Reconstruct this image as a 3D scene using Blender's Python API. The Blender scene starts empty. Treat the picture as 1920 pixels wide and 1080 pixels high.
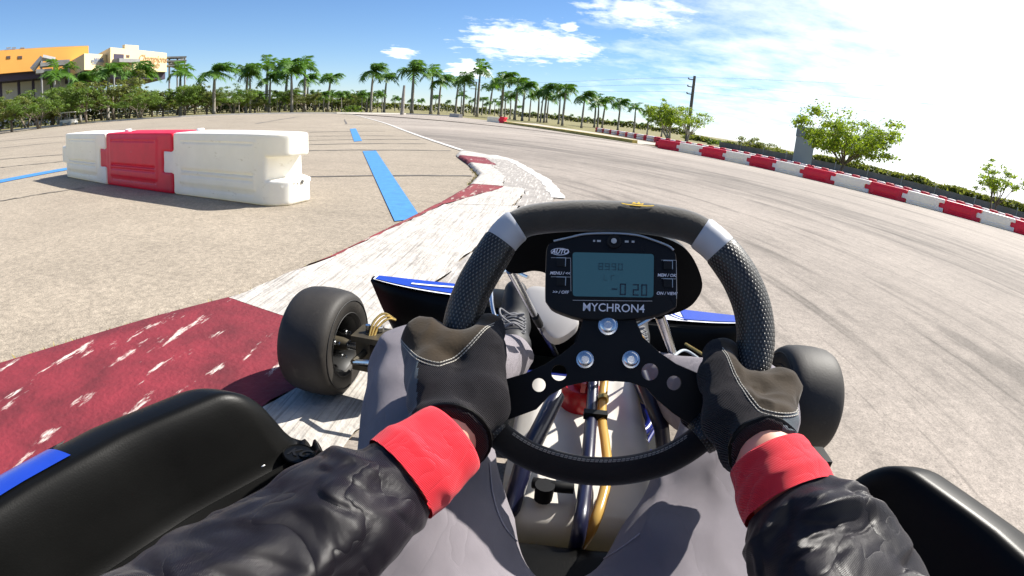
import bpy, bmesh, math, random
import numpy as np
from mathutils import Vector, Matrix
sc = bpy.context.scene
R_ = math.radians

# ------------------------------------------------------------------ camera (action-camera fisheye on the driver's helmet)
CAM = np.array((-0.055, -1.005, 0.695)); YAW, PITCH, ROLL = R_(4.6), R_(-19.76), R_(4.84)
FPX, KPX = 940.0, 0.0557
def _axes():
    cy, sy = math.cos(YAW), math.sin(YAW)
    f = np.array([-sy, cy, 0]); r = np.array([cy, sy, 0]); u = np.array([0, 0, 1.0])
    f2 = f*math.cos(PITCH)+u*math.sin(PITCH); u2 = u*math.cos(PITCH)-f*math.sin(PITCH)
    return f2, r*math.cos(ROLL)+u2*math.sin(ROLL), u2*math.cos(ROLL)-r*math.sin(ROLL)
CF, CR, CU = _axes()
cd = bpy.data.cameras.new('camera'); cam = bpy.data.objects.new('camera', cd)
sc.collection.objects.link(cam); sc.camera = cam
cam.matrix_world = Matrix(((CR[0], CU[0], -CF[0], CAM[0]), (CR[1], CU[1], -CF[1], CAM[1]), (CR[2], CU[2], -CF[2], CAM[2]), (0, 0, 0, 1)))
cd.type = 'PANO'; cd.panorama_type = 'FISHEYE_LENS_POLYNOMIAL'
cd.sensor_fit = 'HORIZONTAL'; cd.sensor_width = 36; cd.sensor_height = 20.25
cd.fisheye_fov = R_(180); cd.clip_start = 0.01; cd.clip_end = 5000
_th = np.linspace(0, 1.15, 200); _r = FPX*_th*(1+KPX*_th**2)*36/1920
_k = np.linalg.lstsq(np.stack([_r, _r**2, _r**3, _r**4], 1), _th, rcond=None)[0]
cd.fisheye_polynomial_k0 = 0
cd.fisheye_polynomial_k1, cd.fisheye_polynomial_k2, cd.fisheye_polynomial_k3, cd.fisheye_polynomial_k4 = [-float(v) for v in _k]

# ------------------------------------------------------------------ sky, sun, exposure
SUN_AZ, SUN_EL = R_(54), R_(45.5)          # azimuth clockwise from +Y
w = bpy.data.worlds.new('World'); sc.world = w; w.use_nodes = True
nt = w.node_tree; N = nt.nodes; L = nt.links; N.clear()
def wn(t, **k):
    n = N.new(t)
    for a, b in k.items(): setattr(n, a, b)
    return n
def wmath(op, a, b=None, c=None, clamp=False):
    n = wn('ShaderNodeMath', operation=op, use_clamp=clamp)
    for i, v in enumerate((a, b, c)):
        if v is None: continue
        if isinstance(v, (int, float)): n.inputs[i].default_value = v
        else: L.new(v, n.inputs[i])
    return n.outputs[0]
out = wn('ShaderNodeOutputWorld'); bg = wn('ShaderNodeBackground'); bg.inputs[1].default_value = 0.072
sky = wn('ShaderNodeTexSky', sky_type='NISHITA', sun_disc=False)
sky.sun_elevation = SUN_EL; sky.sun_rotation = SUN_AZ; sky.air_density = 1.0; sky.dust_density = 0.0; sky.ozone_density = 10.0
tc = wn('ShaderNodeTexCoord'); sep = wn('ShaderNodeSeparateXYZ'); L.new(tc.outputs['Generated'], sep.inputs[0])
# clouds on a flat layer: direction divided by height
zz = wmath('ADD', wmath('MAXIMUM', sep.outputs[2], 0.0), 0.10)
px_ = wmath('DIVIDE', sep.outputs[0], zz); py_ = wmath('DIVIDE', sep.outputs[1], zz)
comb = wn('ShaderNodeCombineXYZ'); L.new(px_, comb.inputs[0]); L.new(py_, comb.inputs[1])
def cloud_noise(scale, detail, rough, off):
    n = wn('ShaderNodeTexNoise'); n.inputs['Scale'].default_value = scale; n.inputs['Detail'].default_value = detail
    n.inputs['Roughness'].default_value = rough
    m = wn('ShaderNodeMapping'); m.inputs['Location'].default_value = off; L.new(comb.outputs[0], m.inputs[0]); L.new(m.outputs[0], n.inputs['Vector'])
    return n.outputs['Fac']
def cray(px, py):
    dx, dy = px-960.0, 540.0-py; r = math.hypot(dx, dy)+1e-9; th = r/FPX
    for _ in range(20): th = r/(FPX*(1+KPX*th*th))
    return CF*math.cos(th)+(CR*dx/r+CU*dy/r)*math.sin(th)
def blob(px, py, ra, rb):              # a cloud bank round one direction (half-angles across and up)
    d = cray(px, py); az = math.atan2(d[0], d[1]); el = math.asin(d[2])
    a = wmath('ARCTAN2', sep.outputs[0], sep.outputs[1]); e = wmath('ARCSINE', sep.outputs[2])
    da = wmath('DIVIDE', wmath('SUBTRACT', a, az), ra); de = wmath('DIVIDE', wmath('SUBTRACT', e, el), rb)
    q = wmath('ADD', wmath('MULTIPLY', da, da), wmath('MULTIPLY', de, de))
    return wmath('SUBTRACT', 1.0, wmath('SQRT', q))
fine = cloud_noise(2.2, 9, 0.62, (3.1, 1.7, 0)); wide = cloud_noise(0.55, 6, 0.6, (7.3, 2.2, 0))
det = cloud_noise(6.5, 8, 0.6, (1.3, 5.2, 0))
def dens(b, gain, soft): # blob + detail noise -> density
    s = wmath('ADD', b, wmath('MULTIPLY', wmath('SUBTRACT', det, 0.52), gain))
    return wmath('MULTIPLY', s, soft, clamp=True)
banks = [dens(blob(975, 78, .130, .044), 2.2, 1.35), dens(blob(1060, 88, .08, .034), 2.2, 1.4), dens(blob(752, 99, .035, .013), 2.2, 1.7), dens(blob(880, 132, .05, .02), 2.0, 1.8), dens(blob(880, 118, .02, .008), 2.0, 2.0),
         dens(blob(1070, 50, .02, .012), 2.0, 2.0), dens(blob(1200, 22, .12, .04), 2.4, 1.1)]
cl = banks[0]
for b in banks[1:]: cl = wmath('MAXIMUM', cl, b)
gen = wmath('MULTIPLY', wmath('SUBTRACT', wmath('ADD', wmath('MULTIPLY', wide, .65), wmath('MULTIPLY', fine, .35)), .545), 7.0, clamp=True)
# thin bright cloud sheet that covers the sunward half of the sky
az_ = wmath('ARCTAN2', sep.outputs[0], sep.outputs[1])
sheet = wmath('MULTIPLY', wmath('ADD', wmath('SUBTRACT', 1.0, wmath('DIVIDE', wmath('ABSOLUTE', wmath('SUBTRACT', az_, R_(64))), R_(62))), wmath('MULTIPLY', wmath('SUBTRACT', fine, .5), 1.1)), 1.35, clamp=True)
cl = wmath('MAXIMUM', wmath('MAXIMUM', cl, wmath('MULTIPLY', gen, .03)), wmath('MULTIPLY', sheet, .97))
haze_ = wmath('MULTIPLY', wmath('POWER', 2.718, wmath('MULTIPLY', wmath('MAXIMUM', sep.outputs[2], 0.0), -11.0)), .12)   # pale moist air low over the horizon, all the way round
cl = wmath('MAXIMUM', cl, haze_)
mix = wn('ShaderNodeMix', data_type='RGBA'); L.new(cl, mix.inputs['Factor']); L.new(sky.outputs[0], mix.inputs['A'])
mix.inputs['B'].default_value = (11.5, 11.6, 11.8, 1)
L.new(mix.outputs['Result'], bg.inputs[0]); L.new(bg.outputs[0], out.inputs[0])

sd = bpy.data.lights.new('sun', 'SUN'); sun = bpy.data.objects.new('sun', sd); sc.collection.objects.link(sun)
sd.energy = 5.0; sd.angle = R_(0.53); sd.color = (1, .955, .88)
SUND = Vector((math.sin(SUN_AZ)*math.cos(SUN_EL), math.cos(SUN_AZ)*math.cos(SUN_EL), math.sin(SUN_EL)))
sun.rotation_euler = SUND.to_track_quat('Z', 'Y').to_euler(); sun.location = SUND*50
vs = sc.view_settings; sc.display_settings.display_device = 'sRGB'
vs.view_transform = 'Standard'; vs.look = 'None'; vs.exposure = 1.0; vs.gamma = 1; vs.use_curve_mapping = False
sc.cycles.use_denoising = True; sc.cycles.max_bounces = 6; sc.cycles.caustics_reflective = False; sc.cycles.caustics_refractive = False

# ------------------------------------------------------------------ helpers
COL = sc.collection
def V3(p): return np.asarray(p, float)
def G(px, py, z=0.0):                   # point of the level z seen at a pixel of the photograph
    d = cray(px, py); return CAM+d*((z-CAM[2])/d[2])
def PD(px, py, D): return CAM+cray(px, py)*D
def AZ(px, py, D):                      # ground point D metres away below a pixel
    d = cray(px, py); h = math.hypot(d[0], d[1]); return np.array((CAM[0]+d[0]/h*D, CAM[1]+d[1]/h*D, 0.0))
def HZ(px, py, D):                      # height seen at a pixel at ground distance D
    d = cray(px, py); return CAM[2]+d[2]/math.hypot(d[0], d[1])*D
def nrm(v): v = V3(v); return v/(np.linalg.norm(v)+1e-12)
def tag(o, label=None, cat=None, group=None, kind=None):
    for k, v in (('label', label), ('category', cat), ('group', group), ('kind', kind)):
        if v: o[k] = v
    return o
def empty(name, loc, label=None, cat=None, group=None):
    o = bpy.data.objects.new(name, None); COL.objects.link(o); o.location = Vector([float(c) for c in loc]); o.empty_display_size = .1
    return tag(o, label, cat, group)
def root_of(o):
    p = Vector((0, 0, 0))
    while o is not None: p = p+o.location; o = o.parent
    return p
def link(name, me, m, parent=None, smooth=False, world=True):
    o = bpy.data.objects.new(name, me); COL.objects.link(o)
    if m is not None:
        me.materials.clear()
        for x in (m if isinstance(m, (list, tuple)) else [m]): me.materials.append(x)
    if smooth:
        me.polygons.foreach_set('use_smooth', [True]*len(me.polygons))
        if smooth != 'all':
            try: me.set_sharp_from_angle(angle=R_(38 if smooth is True else smooth))
            except Exception: pass
    if parent is not None:
        o.parent = parent
        if world: o.location = -root_of(parent)
    return o
def mesh(name, v, f, m, parent=None, smooth=False, uv=None, mi=None, world=True):
    me = bpy.data.meshes.new(name); me.from_pydata([tuple(map(float, p)) for p in v], [], [tuple(int(i) for i in q) for q in f]); 
    if uv is not None:
        ul = me.uv_layers.new(name='UVMap'); li = np.zeros(len(me.loops), int); me.loops.foreach_get('vertex_index', li)
        ul.data.foreach_set('uv', np.asarray(uv, float)[li].ravel()) if not callable(uv) else None
    o = link(name, me, m, parent, smooth, world)
    if mi is not None: me.polygons.foreach_set('material_index', np.asarray(mi, np.int32))
    return o
class MB:                                # collects shapes for ONE mesh
    def __init__(s): s.v = []; s.f = []; s.n = 0; s.mi = []
    def add(s, v, f, mi=0):
        s.v += [tuple(map(float, p)) for p in v]; s.f += [tuple(int(i)+s.n for i in q) for q in f]; s.mi += [mi]*len(f); s.n += len(v); return s
    def box(s, lo, hi, M=None, mi=0):
        c = [(x, y, z) for z in (lo[2], hi[2]) for y in (lo[1], hi[1]) for x in (lo[0], hi[0])]
        if M is not None: c = [tuple(M @ Vector(p)) for p in c]
        return s.add(c, [(0, 2, 3, 1), (4, 5, 7, 6), (0, 1, 5, 4), (2, 6, 7, 3), (0, 4, 6, 2), (1, 3, 7, 5)], mi)
    def tube(s, pts, rad, seg=10, cap=True, mi=0):
        v, f, _ = tube_geo(pts, rad, seg, cap); return s.add(v, f, mi)
    def lathe(s, prof, c, ax, seg=24, mi=0):
        v, f = lathe_geo(prof, c, ax, seg); return s.add(v, f, mi)
    def build(s, name, m, parent=None, smooth=False, world=True):
        return mesh(name, s.v, s.f, m, parent, smooth, mi=s.mi if isinstance(m, (list, tuple)) else None, world=world)
def frames(P):
    P = [V3(p) for p in P]; n = len(P); T = [nrm(P[min(i+1, n-1)]-P[max(i-1, 0)]) for i in range(n)]
    a = np.array((0, 0, 1.0)) if abs(T[0][2]) < .9 else np.array((1.0, 0, 0)); u = nrm(np.cross(a, T[0])); U = []
    for t in T: u = nrm(u-t*np.dot(u, t)); U.append(u)
    return T, U, [np.cross(t, u) for t, u in zip(T, U)]
def tube_geo(pts, rad, seg=10, cap=True, closed=False, rfun=None):
    n = len(pts); P = [V3(p) for p in pts]; T, U, W = frames(P)
    rr = [rad]*n if np.isscalar(rad) else list(rad); v = []; uv = []
    ln = np.concatenate([[0], np.cumsum([np.linalg.norm(P[i+1]-P[i]) for i in range(n-1)])])
    for i in range(n):
        for k in range(seg):
            a = 2*math.pi*k/seg; r = rr[i]*(rfun(ln[i], a) if rfun else 1); v.append(P[i]+(U[i]*math.cos(a)+W[i]*math.sin(a))*r); uv.append((k/seg, ln[i]))
    f = [(i*seg+k, i*seg+(k+1) % seg, (i+1)*seg+(k+1) % seg, (i+1)*seg+k) for i in range(n-1) for k in range(seg)]
    if closed: f += [((n-1)*seg+k, (n-1)*seg+(k+1) % seg, (k+1) % seg, k) for k in range(seg)]
    elif cap: f += [tuple(range(seg-1, -1, -1)), tuple(range((n-1)*seg, n*seg))]
    return v, f, uv
def lathe_geo(prof, c, ax, seg=24):
    ax = nrm(ax); a = np.array((0, 0, 1.0)) if abs(ax[2]) < .9 else np.array((1.0, 0, 0)); u = nrm(np.cross(a, ax)); w_ = np.cross(ax, u); c = V3(c); v = []
    for h, r in prof:
        for k in range(seg): t = 2*math.pi*k/seg; v.append(c+ax*h+(u*math.cos(t)+w_*math.sin(t))*max(r, 1e-5))
    n = len(prof); f = [(i*seg+k, i*seg+(k+1) % seg, (i+1)*seg+(k+1) % seg, (i+1)*seg+k) for i in range(n-1) for k in range(seg)]
    f += [tuple(range(seg-1, -1, -1)), tuple(range((n-1)*seg, n*seg))]
    return v, f
def spline(pts, n=8, closed=False):     # Catmull-Rom
    P = [V3(p) for p in pts]; m = len(P); o = []
    rng = range(m) if closed else range(m-1)
    for i in rng:
        p0 = P[(i-1) % m] if closed or i > 0 else 2*P[0]-P[1]; p1 = P[i]; p2 = P[(i+1) % m]; p3 = P[(i+2) % m] if closed or i+2 < m else 2*P[-1]-P[-2]
        for k in range(n):
            t = k/n; o.append(.5*((2*p1)+(-p0+p2)*t+(2*p0-5*p1+4*p2-p3)*t*t+(-p0+3*p1-3*p2+p3)*t**3))
    if not closed: o.append(P[-1])
    return o
def poly_prism(name, outer, holes, M, z0, z1, m, parent, smooth=False, bevel=0):   # flat plate with holes, in the frame M
    bm = bmesh.new(); es = []
    for lp in [outer]+list(holes):
        vs_ = [bm.verts.new((p[0], p[1], z0)) for p in lp]
        for i in range(len(vs_)): es.append(bm.edges.new((vs_[i], vs_[(i+1) % len(vs_)])))
    bmesh.ops.triangle_fill(bm, use_beauty=True, use_dissolve=True, edges=es)
    r = bmesh.ops.extrude_face_region(bm, geom=list(bm.faces)); ev = [e for e in r['geom'] if isinstance(e, bmesh.types.BMVert)]
    bmesh.ops.translate(bm, verts=ev, vec=(0, 0, z1-z0)); bmesh.ops.recalc_face_normals(bm, faces=bm.faces)
    if bevel:
        ed = [e for e in bm.edges if len(e.link_faces) == 2 and e.calc_face_angle(0) > .6 and all(abs(v.co.z-max(z0, z1)) < 1e-6 for v in e.verts)]
        bmesh.ops.bevel(bm, geom=ed, offset=bevel, segments=2, affect='EDGES', profile=.6)
    bm.transform(M); me = bpy.data.meshes.new(name); bm.to_mesh(me); bm.free()
    return link(name, me, m, parent, smooth)
def text(name, body, size, m, parent, M, shear=0, extrude=0.0, bold=0.0, sx=1.0, world=True):
    c = bpy.data.curves.new('txt', 'FONT'); c.body = body; c.size = size; c.shear = shear; c.extrude = extrude; c.offset = bold; c.align_x = 'CENTER'; c.align_y = 'CENTER'; c.resolution_u = 3
    o = bpy.data.objects.new('txt', c); COL.objects.link(o); bpy.context.view_layer.update()
    me = bpy.data.meshes.new_from_object(o.evaluated_get(bpy.context.evaluated_depsgraph_get())); bpy.data.objects.remove(o); bpy.data.curves.remove(c)
    me.transform(M @ Matrix.Diagonal((sx, 1, 1, 1))); me.name = name
    return link(name, me, m, parent, world=world)
def frameM(c, x, y, z): return Matrix(((x[0], y[0], z[0], c[0]), (x[1], y[1], z[1], c[1]), (x[2], y[2], z[2], c[2]), (0, 0, 0, 1)))
def copy_tree(o, parent=None):
    c = o.copy(); COL.objects.link(c)
    if parent is not None: c.parent = parent
    for ch in o.children: copy_tree(ch, c)
    return c
ORD = ['first', 'second', 'third', 'fourth', 'fifth', 'sixth', 'seventh', 'eighth', 'ninth', 'tenth', 'eleventh', 'twelfth', 'thirteenth', 'fourteenth', 'fifteenth', 'sixteenth', 'seventeenth', 'eighteenth', 'nineteenth', 'twentieth', 'twenty-first', 'twenty-second', 'twenty-third', 'twenty-fourth', 'twenty-fifth', 'twenty-sixth', 'twenty-seventh', 'twenty-eighth', 'twenty-ninth', 'thirtieth']
# ---- signed-distance modelling for bodies, gloves and moulded plastic
def vnoise(P):
    i = np.floor(P); f = P-i; u = f*f*(3-2*f); r = 0
    for dx in (0, 1):
        for dy in (0, 1):
            for dz in (0, 1):
                q = i+np.array((dx, dy, dz)); h = np.sin(q[..., 0]*127.1+q[..., 1]*311.7+q[..., 2]*74.7)*43758.5453; h = h-np.floor(h)
                r = r+h*(u[..., 0] if dx else 1-u[..., 0])*(u[..., 1] if dy else 1-u[..., 1])*(u[..., 2] if dz else 1-u[..., 2])
    return r
def cone(P, a, b, ra, rb):
    a, b = V3(a), V3(b); ba = b-a; t = np.clip(((P-a)@ba)/(ba@ba), 0, 1); return np.linalg.norm(P-a-t[..., None]*ba, axis=-1)-(ra+(rb-ra)*t)
def ell(P, c, r, A=None):
    q = P-V3(c)
    if A is not None: q = q@np.array(A).T
    r = V3(r); k0 = np.linalg.norm(q/r, axis=-1); k1 = np.linalg.norm(q/(r*r), axis=-1)+1e-9; return k0*(k0-1)/k1
def rbox(P, c, h, r, A=None):
    q = P-V3(c)
    if A is not None: q = q@np.array(A).T
    q = np.abs(q)-(V3(h)-r); return np.linalg.norm(np.maximum(q, 0), axis=-1)+np.minimum(q.max(-1), 0)-r
def su(k, *d):
    r = d[0]
    for e in d[1:]: h = np.clip(.5+.5*(e-r)/k, 0, 1); r = e*(1-h)+r*h-k*h*(1-h)
    return r
def sdf_geo(f, lo, hi, h):
    lo, hi = V3(lo), V3(hi); n = np.ceil((hi-lo)/h).astype(int)+1
    P = np.stack(np.meshgrid(*[lo[i]+h*np.arange(n[i]) for i in range(3)], indexing='ij'), -1); D = f(P); nx, ny, nz = n-1
    acc = np.zeros((nx, ny, nz, 3)); cnt = np.zeros((nx, ny, nz))
    def cor(a): return D[a[0]:a[0]+nx, a[1]:a[1]+ny, a[2]:a[2]+nz]
    C = [(x, y, z) for x in (0, 1) for y in (0, 1) for z in (0, 1)]
    for a in C:
        for ax in range(3):
            if a[ax]: continue
            b = list(a); b[ax] = 1; va, vb = cor(a), cor(b); x = (va < 0) != (vb < 0); t = np.where(x, va/(va-vb+1e-20), 0); p = np.array(a, float)
            for i in range(3): acc[..., i] += np.where(x, p[i]+(t if i == ax else 0), 0)
            cnt += x
    on = cnt > 0; idx = -np.ones((nx, ny, nz), int); idx[on] = np.arange(on.sum()); g = np.argwhere(on); v = lo+h*(g+acc[on]/cnt[on][:, None]); fs = []
    for ax in range(3):
        b1, b2 = [(1, 2), (2, 0), (0, 1)][ax]; s0 = [slice(1, -1)]*3; s0[ax] = slice(0, -1); s1 = list(s0); s1[ax] = slice(1, None)
        A, B = D[tuple(s0)], D[tuple(s1)]; x = (A < 0) != (B < 0); q = np.argwhere(x); q[:, b1] += 1; q[:, b2] += 1
        def at(d1, d2): r = q.copy(); r[:, b1] -= d1; r[:, b2] -= d2; return idx[r[:, 0], r[:, 1], r[:, 2]]
        F = np.stack([at(1, 1), at(0, 1), at(0, 0), at(1, 0)], 1); neg = A[x] < 0; F[~neg] = F[~neg][:, ::-1]; fs.append(F)
    fs = np.concatenate(fs); fs = fs[(fs >= 0).all(1)]
    return v, fs
def sdf(name, f, lo, hi, h, m, parent=None, mi=None):
    v, fs = sdf_geo(f, lo, hi, h); k = mi(v[fs].mean(1)) if mi else None
    return mesh(name, v, fs, m, parent, 'all', mi=k)
def trace(f, p, d, n=60):
    p = V3(p); d = nrm(d)
    for _ in range(n): p = p+d*float(f(p[None])[0])*.8
    return p

# ------------------------------------------------------------------ materials
MATS = {}
def mat(name, col, rough=.6, metal=0.0, var=0.0, vs=6.0, bump=0.0, bs=60.0, spec=.5, coat=0.0, sheen=0.0, trans=0.0, rnd=0.0, wear=None, em=None, detail=4):
    if name in MATS: return MATS[name]
    m = bpy.data.materials.new(name); m.use_nodes = True; MATS[name] = m; n = m.node_tree.nodes; l = m.node_tree.links; b = n['Principled BSDF']
    b.inputs['Base Color'].default_value = (*col, 1); b.inputs['Roughness'].default_value = rough; b.inputs['Metallic'].default_value = metal
    b.inputs['Specular IOR Level'].default_value = spec; b.inputs['Coat Weight'].default_value = coat; b.inputs['Sheen Weight'].default_value = sheen
    if em: b.inputs['Emission Color'].default_value = (*em[0], 1); b.inputs['Emission Strength'].default_value = em[1]
    t = n.new('ShaderNodeTexCoord'); src = None
    if var or rnd:
        mx = n.new('ShaderNodeMix'); mx.data_type = 'RGBA'; mx.blend_type = 'MULTIPLY'; mx.inputs['Factor'].default_value = 1; mx.inputs['A'].default_value = (*col, 1)
        nz = n.new('ShaderNodeTexNoise'); nz.inputs['Scale'].default_value = vs; nz.inputs['Detail'].default_value = detail; nz.inputs['Roughness'].default_value = .6; l.new(t.outputs['Object'], nz.inputs['Vector'])
        mr = n.new('ShaderNodeMapRange'); mr.inputs['From Min'].default_value = .25; mr.inputs['From Max'].default_value = .75; mr.inputs['To Min'].default_value = 1-var; mr.inputs['To Max'].default_value = 1+var; l.new(nz.outputs['Fac'], mr.inputs['Value']); v = mr.outputs[0]
        if rnd:
            oi = n.new('ShaderNodeObjectInfo'); m2 = n.new('ShaderNodeMapRange'); m2.inputs['To Min'].default_value = 1-rnd; m2.inputs['To Max'].default_value = 1+rnd; l.new(oi.outputs['Random'], m2.inputs['Value'])
            mm = n.new('ShaderNodeMath'); mm.operation = 'MULTIPLY'; l.new(v, mm.inputs[0]); l.new(m2.outputs[0], mm.inputs[1]); v = mm.outputs[0]
        l.new(v, mx.inputs['B']); src = mx.outputs['Result']
    if wear:                              # (colour, scale, threshold): patches where the coat has worn off
        wz = n.new('ShaderNodeTexNoise'); wz.inputs['Scale'].default_value = wear[1]; wz.inputs['Detail'].default_value = 8; wz.inputs['Roughness'].default_value = .68; wmp = n.new('ShaderNodeMapping'); l.new(t.outputs['Object'], wmp.inputs[0]); l.new(wmp.outputs[0], wz.inputs['Vector'])
        if len(wear) > 3: wmp.inputs['Scale'].default_value = wear[3]; wmp.inputs['Rotation'].default_value = (0, 0, R_(wear[4]))
        wr = n.new('ShaderNodeMapRange'); wr.inputs['From Min'].default_value = wear[2]; wr.inputs['From Max'].default_value = wear[2]+(wear[5] if len(wear) > 5 else .05); l.new(wz.outputs['Fac'], wr.inputs['Value'])
        wm = n.new('ShaderNodeMix'); wm.data_type = 'RGBA'; l.new(wr.outputs[0], wm.inputs['Factor'])
        if src is not None: l.new(src, wm.inputs['A'])
        else: wm.inputs['A'].default_value = (*col, 1)
        wm.inputs['B'].default_value = (*wear[0], 1); src = wm.outputs['Result']
    if src is not None: l.new(src, b.inputs['Base Color'])
    if bump:
        bz = n.new('ShaderNodeTexNoise'); bz.inputs['Scale'].default_value = bs; bz.inputs['Detail'].default_value = 3; l.new(t.outputs['Object'], bz.inputs['Vector'])
        bp = n.new('ShaderNodeBump'); bp.inputs['Strength'].default_value = bump; bp.inputs['Distance'].default_value = .3/bs; l.new(bz.outputs['Fac'], bp.inputs['Height']); l.new(bp.outputs[0], b.inputs['Normal'])
    if trans:                             # light coming through a leaf or thin cloth
        tr = n.new('ShaderNodeBsdfTranslucent'); ad = n.new('ShaderNodeMixShader'); ad.inputs[0].default_value = trans
        tr.inputs[0].default_value = (col[0]*1.7, col[1]*1.6, col[2]*.9, 1)
        l.new(b.outputs[0], ad.inputs[1]); l.new(tr.outputs[0], ad.inputs[2]); l.new(ad.outputs[0], n['Material Output'].inputs[0])
    return m
def nodes(m): return m.node_tree.nodes, m.node_tree.links, m.node_tree.nodes['Principled BSDF']

# ------------------------------------------------------------------ ground, lot, track
def ground_mat(name, base, spots, streak=None):
    m = mat(name, base, .9, var=.10, vs=1.2, bump=.35, bs=220.0, detail=8, spec=.3); n, l, b = nodes(m)
    src = b.inputs['Base Color'].links[0].from_socket; t = [x for x in n if x.type == 'TEX_COORD'][0]
    def mul(src, fac):
        x = n.new('ShaderNodeMix'); x.data_type = 'RGBA'; x.blend_type = 'MULTIPLY'; x.inputs['Factor'].default_value = 1; l.new(src, x.inputs['A']); l.new(fac, x.inputs['B']); return x.outputs['Result']
    def noise(sc_, det, vec, lo, hi, a, c):
        z = n.new('ShaderNodeTexNoise'); z.inputs['Scale'].default_value = sc_; z.inputs['Detail'].default_value = det; z.inputs['Roughness'].default_value = .65; l.new(vec, z.inputs['Vector'])
        r = n.new('ShaderNodeMapRange'); r.inputs['From Min'].default_value = lo; r.inputs['From Max'].default_value = hi; r.inputs['To Min'].default_value = a; r.inputs['To Max'].default_value = c; l.new(z.outputs['Fac'], r.inputs['Value']); return r.outputs[0]
    src = mul(src, noise(170, 3, t.outputs['Object'], .3, .7, .52 if spots else .70, 1.48 if spots else 1.28))     # stones in the asphalt
    src = mul(src, noise(36, 5, t.outputs['Object'], .35, .65, .80 if spots else .90, 1.18 if spots else 1.08))
    src = mul(src, noise(9, 6, t.outputs['Object'], .35, .65, .90, 1.08))
    src = mul(src, noise(55, 2, t.outputs['Object'], .64, .72, 1.0, .72))
    src = mul(src, noise(.16, 5, t.outputs['Object'], .35, .65, .90, 1.06))
    if spots: src = mul(src, noise(2.6, 4, t.outputs['Object'], .66, .74, 1.0, .80))
    if streak:                             # rubber laid along the racing line, circles round the corner's centre
        s = n.new('ShaderNodeVectorMath'); s.operation = 'SUBTRACT'; l.new(t.outputs['Object'], s.inputs[0]); s.inputs[1].default_value = (streak[0], streak[1], 0)
        ln = n.new('ShaderNodeVectorMath'); ln.operation = 'LENGTH'; l.new(s.outputs[0], ln.inputs[0]); se = n.new('ShaderNodeSeparateXYZ'); l.new(s.outputs[0], se.inputs[0])
        at = n.new('ShaderNodeMath'); at.operation = 'ARCTAN2'; l.new(se.outputs[1], at.inputs[0]); l.new(se.outputs[0], at.inputs[1])
        cb = n.new('ShaderNodeCombineXYZ'); l.new(ln.outputs['Value'], cb.inputs[0]); l.new(at.outputs[0], cb.inputs[1])
        for f1, f2, lo, hi, c in ((5.5, 2.2, .54, .72, .60), (1.1, 1.2, .46, .66, .82), (17, 4.0, .56, .70, .66), (2.3, 3.0, .56, .64, .62), (30, 7.0, .60, .70, .72), (.45, .9, .52, .66, .80)):
            mp = n.new('ShaderNodeVectorMath'); mp.operation = 'MULTIPLY'; l.new(cb.outputs[0], mp.inputs[0]); mp.inputs[1].default_value = (f1, f2, 1)
            src = mul(src, noise(1.0, 4, mp.outputs[0], lo, hi, 1.0, c))
        # the broad dark rubbered line that every kart follows out of the corner
        g1 = n.new('ShaderNodeMath'); g1.operation = 'SUBTRACT'; l.new(ln.outputs['Value'], g1.inputs[0]); g1.inputs[1].default_value = 11.2
        g2 = n.new('ShaderNodeMath'); g2.operation = 'DIVIDE'; l.new(g1.outputs[0], g2.inputs[0]); g2.inputs[1].default_value = 1.7
        g3 = n.new('ShaderNodeMath'); g3.operation = 'POWER'; l.new(g2.outputs[0], g3.inputs[0]); g3.inputs[1].default_value = 2.0
        g4 = n.new('ShaderNodeMath'); g4.operation = 'MULTIPLY'; l.new(g3.outputs[0], g4.inputs[0]); g4.inputs[1].default_value = -1.0
        g5 = n.new('ShaderNodeMath'); g5.operation = 'POWER'; g5.inputs[0].default_value = 2.718; l.new(g4.outputs[0], g5.inputs[1])
        mp = n.new('ShaderNodeVectorMath'); mp.operation = 'MULTIPLY'; l.new(cb.outputs[0], mp.inputs[0]); mp.inputs[1].default_value = (3.0, 5.0, 1); nn_ = noise(1.0, 5, mp.outputs[0], .40, .66, .0, .46)
        g6 = n.new('ShaderNodeMath'); g6.operation = 'MULTIPLY'; l.new(g5.outputs[0], g6.inputs[0]); l.new(nn_, g6.inputs[1]); g7 = n.new('ShaderNodeMath'); g7.operation = 'SUBTRACT'; g7.inputs[0].default_value = 1.0; l.new(g6.outputs[0], g7.inputs[1]); src = mul(src, g7.outputs[0])
        dz = n.new('ShaderNodeMapRange'); dz.inputs['From Min'].default_value = 13.0; dz.inputs['From Max'].default_value = 17.0; dz.inputs['To Min'].default_value = 1.0; dz.inputs['To Max'].default_value = 1.22; l.new(ln.outputs['Value'], dz.inputs['Value']); src = mul(src, dz.outputs[0])   # grazing-angle brightness painted in: the colour pales with distance from the centre
    else:
        mp = n.new('ShaderNodeMapping'); mp.inputs['Rotation'].default_value = (0, 0, R_(-26)); mp.inputs['Scale'].default_value = (.12, 1.7, 1); l.new(t.outputs['Object'], mp.inputs[0])
        src = mul(src, noise(1.0, 5, mp.outputs[0], .52, .74, 1.0, .82))
    l.new(src, b.inputs['Base Color']); return m
M_lot = ground_mat('lot asphalt', (.280, .238, .185), True)
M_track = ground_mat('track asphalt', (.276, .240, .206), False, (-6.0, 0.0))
M_grass = mat('dry grass', (.17, .15, .055), .95, var=.35, vs=.5, bump=.6, bs=40, detail=8)
far_edge = [G(-60, 254), G(0, 247), G(90, 238), G(180, 230), G(260, 224), G(340, 219.5), G(420, 216), G(500, 213.8), G(630, 213), G(760, 214.2), G(846, 218)]
right_edge = [G(880, 221.5), G(920, 226.5), G(940, 230.5), G(1000, 239), G(1060, 248), G(1130, 259), G(1190, 268.5)]
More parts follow.
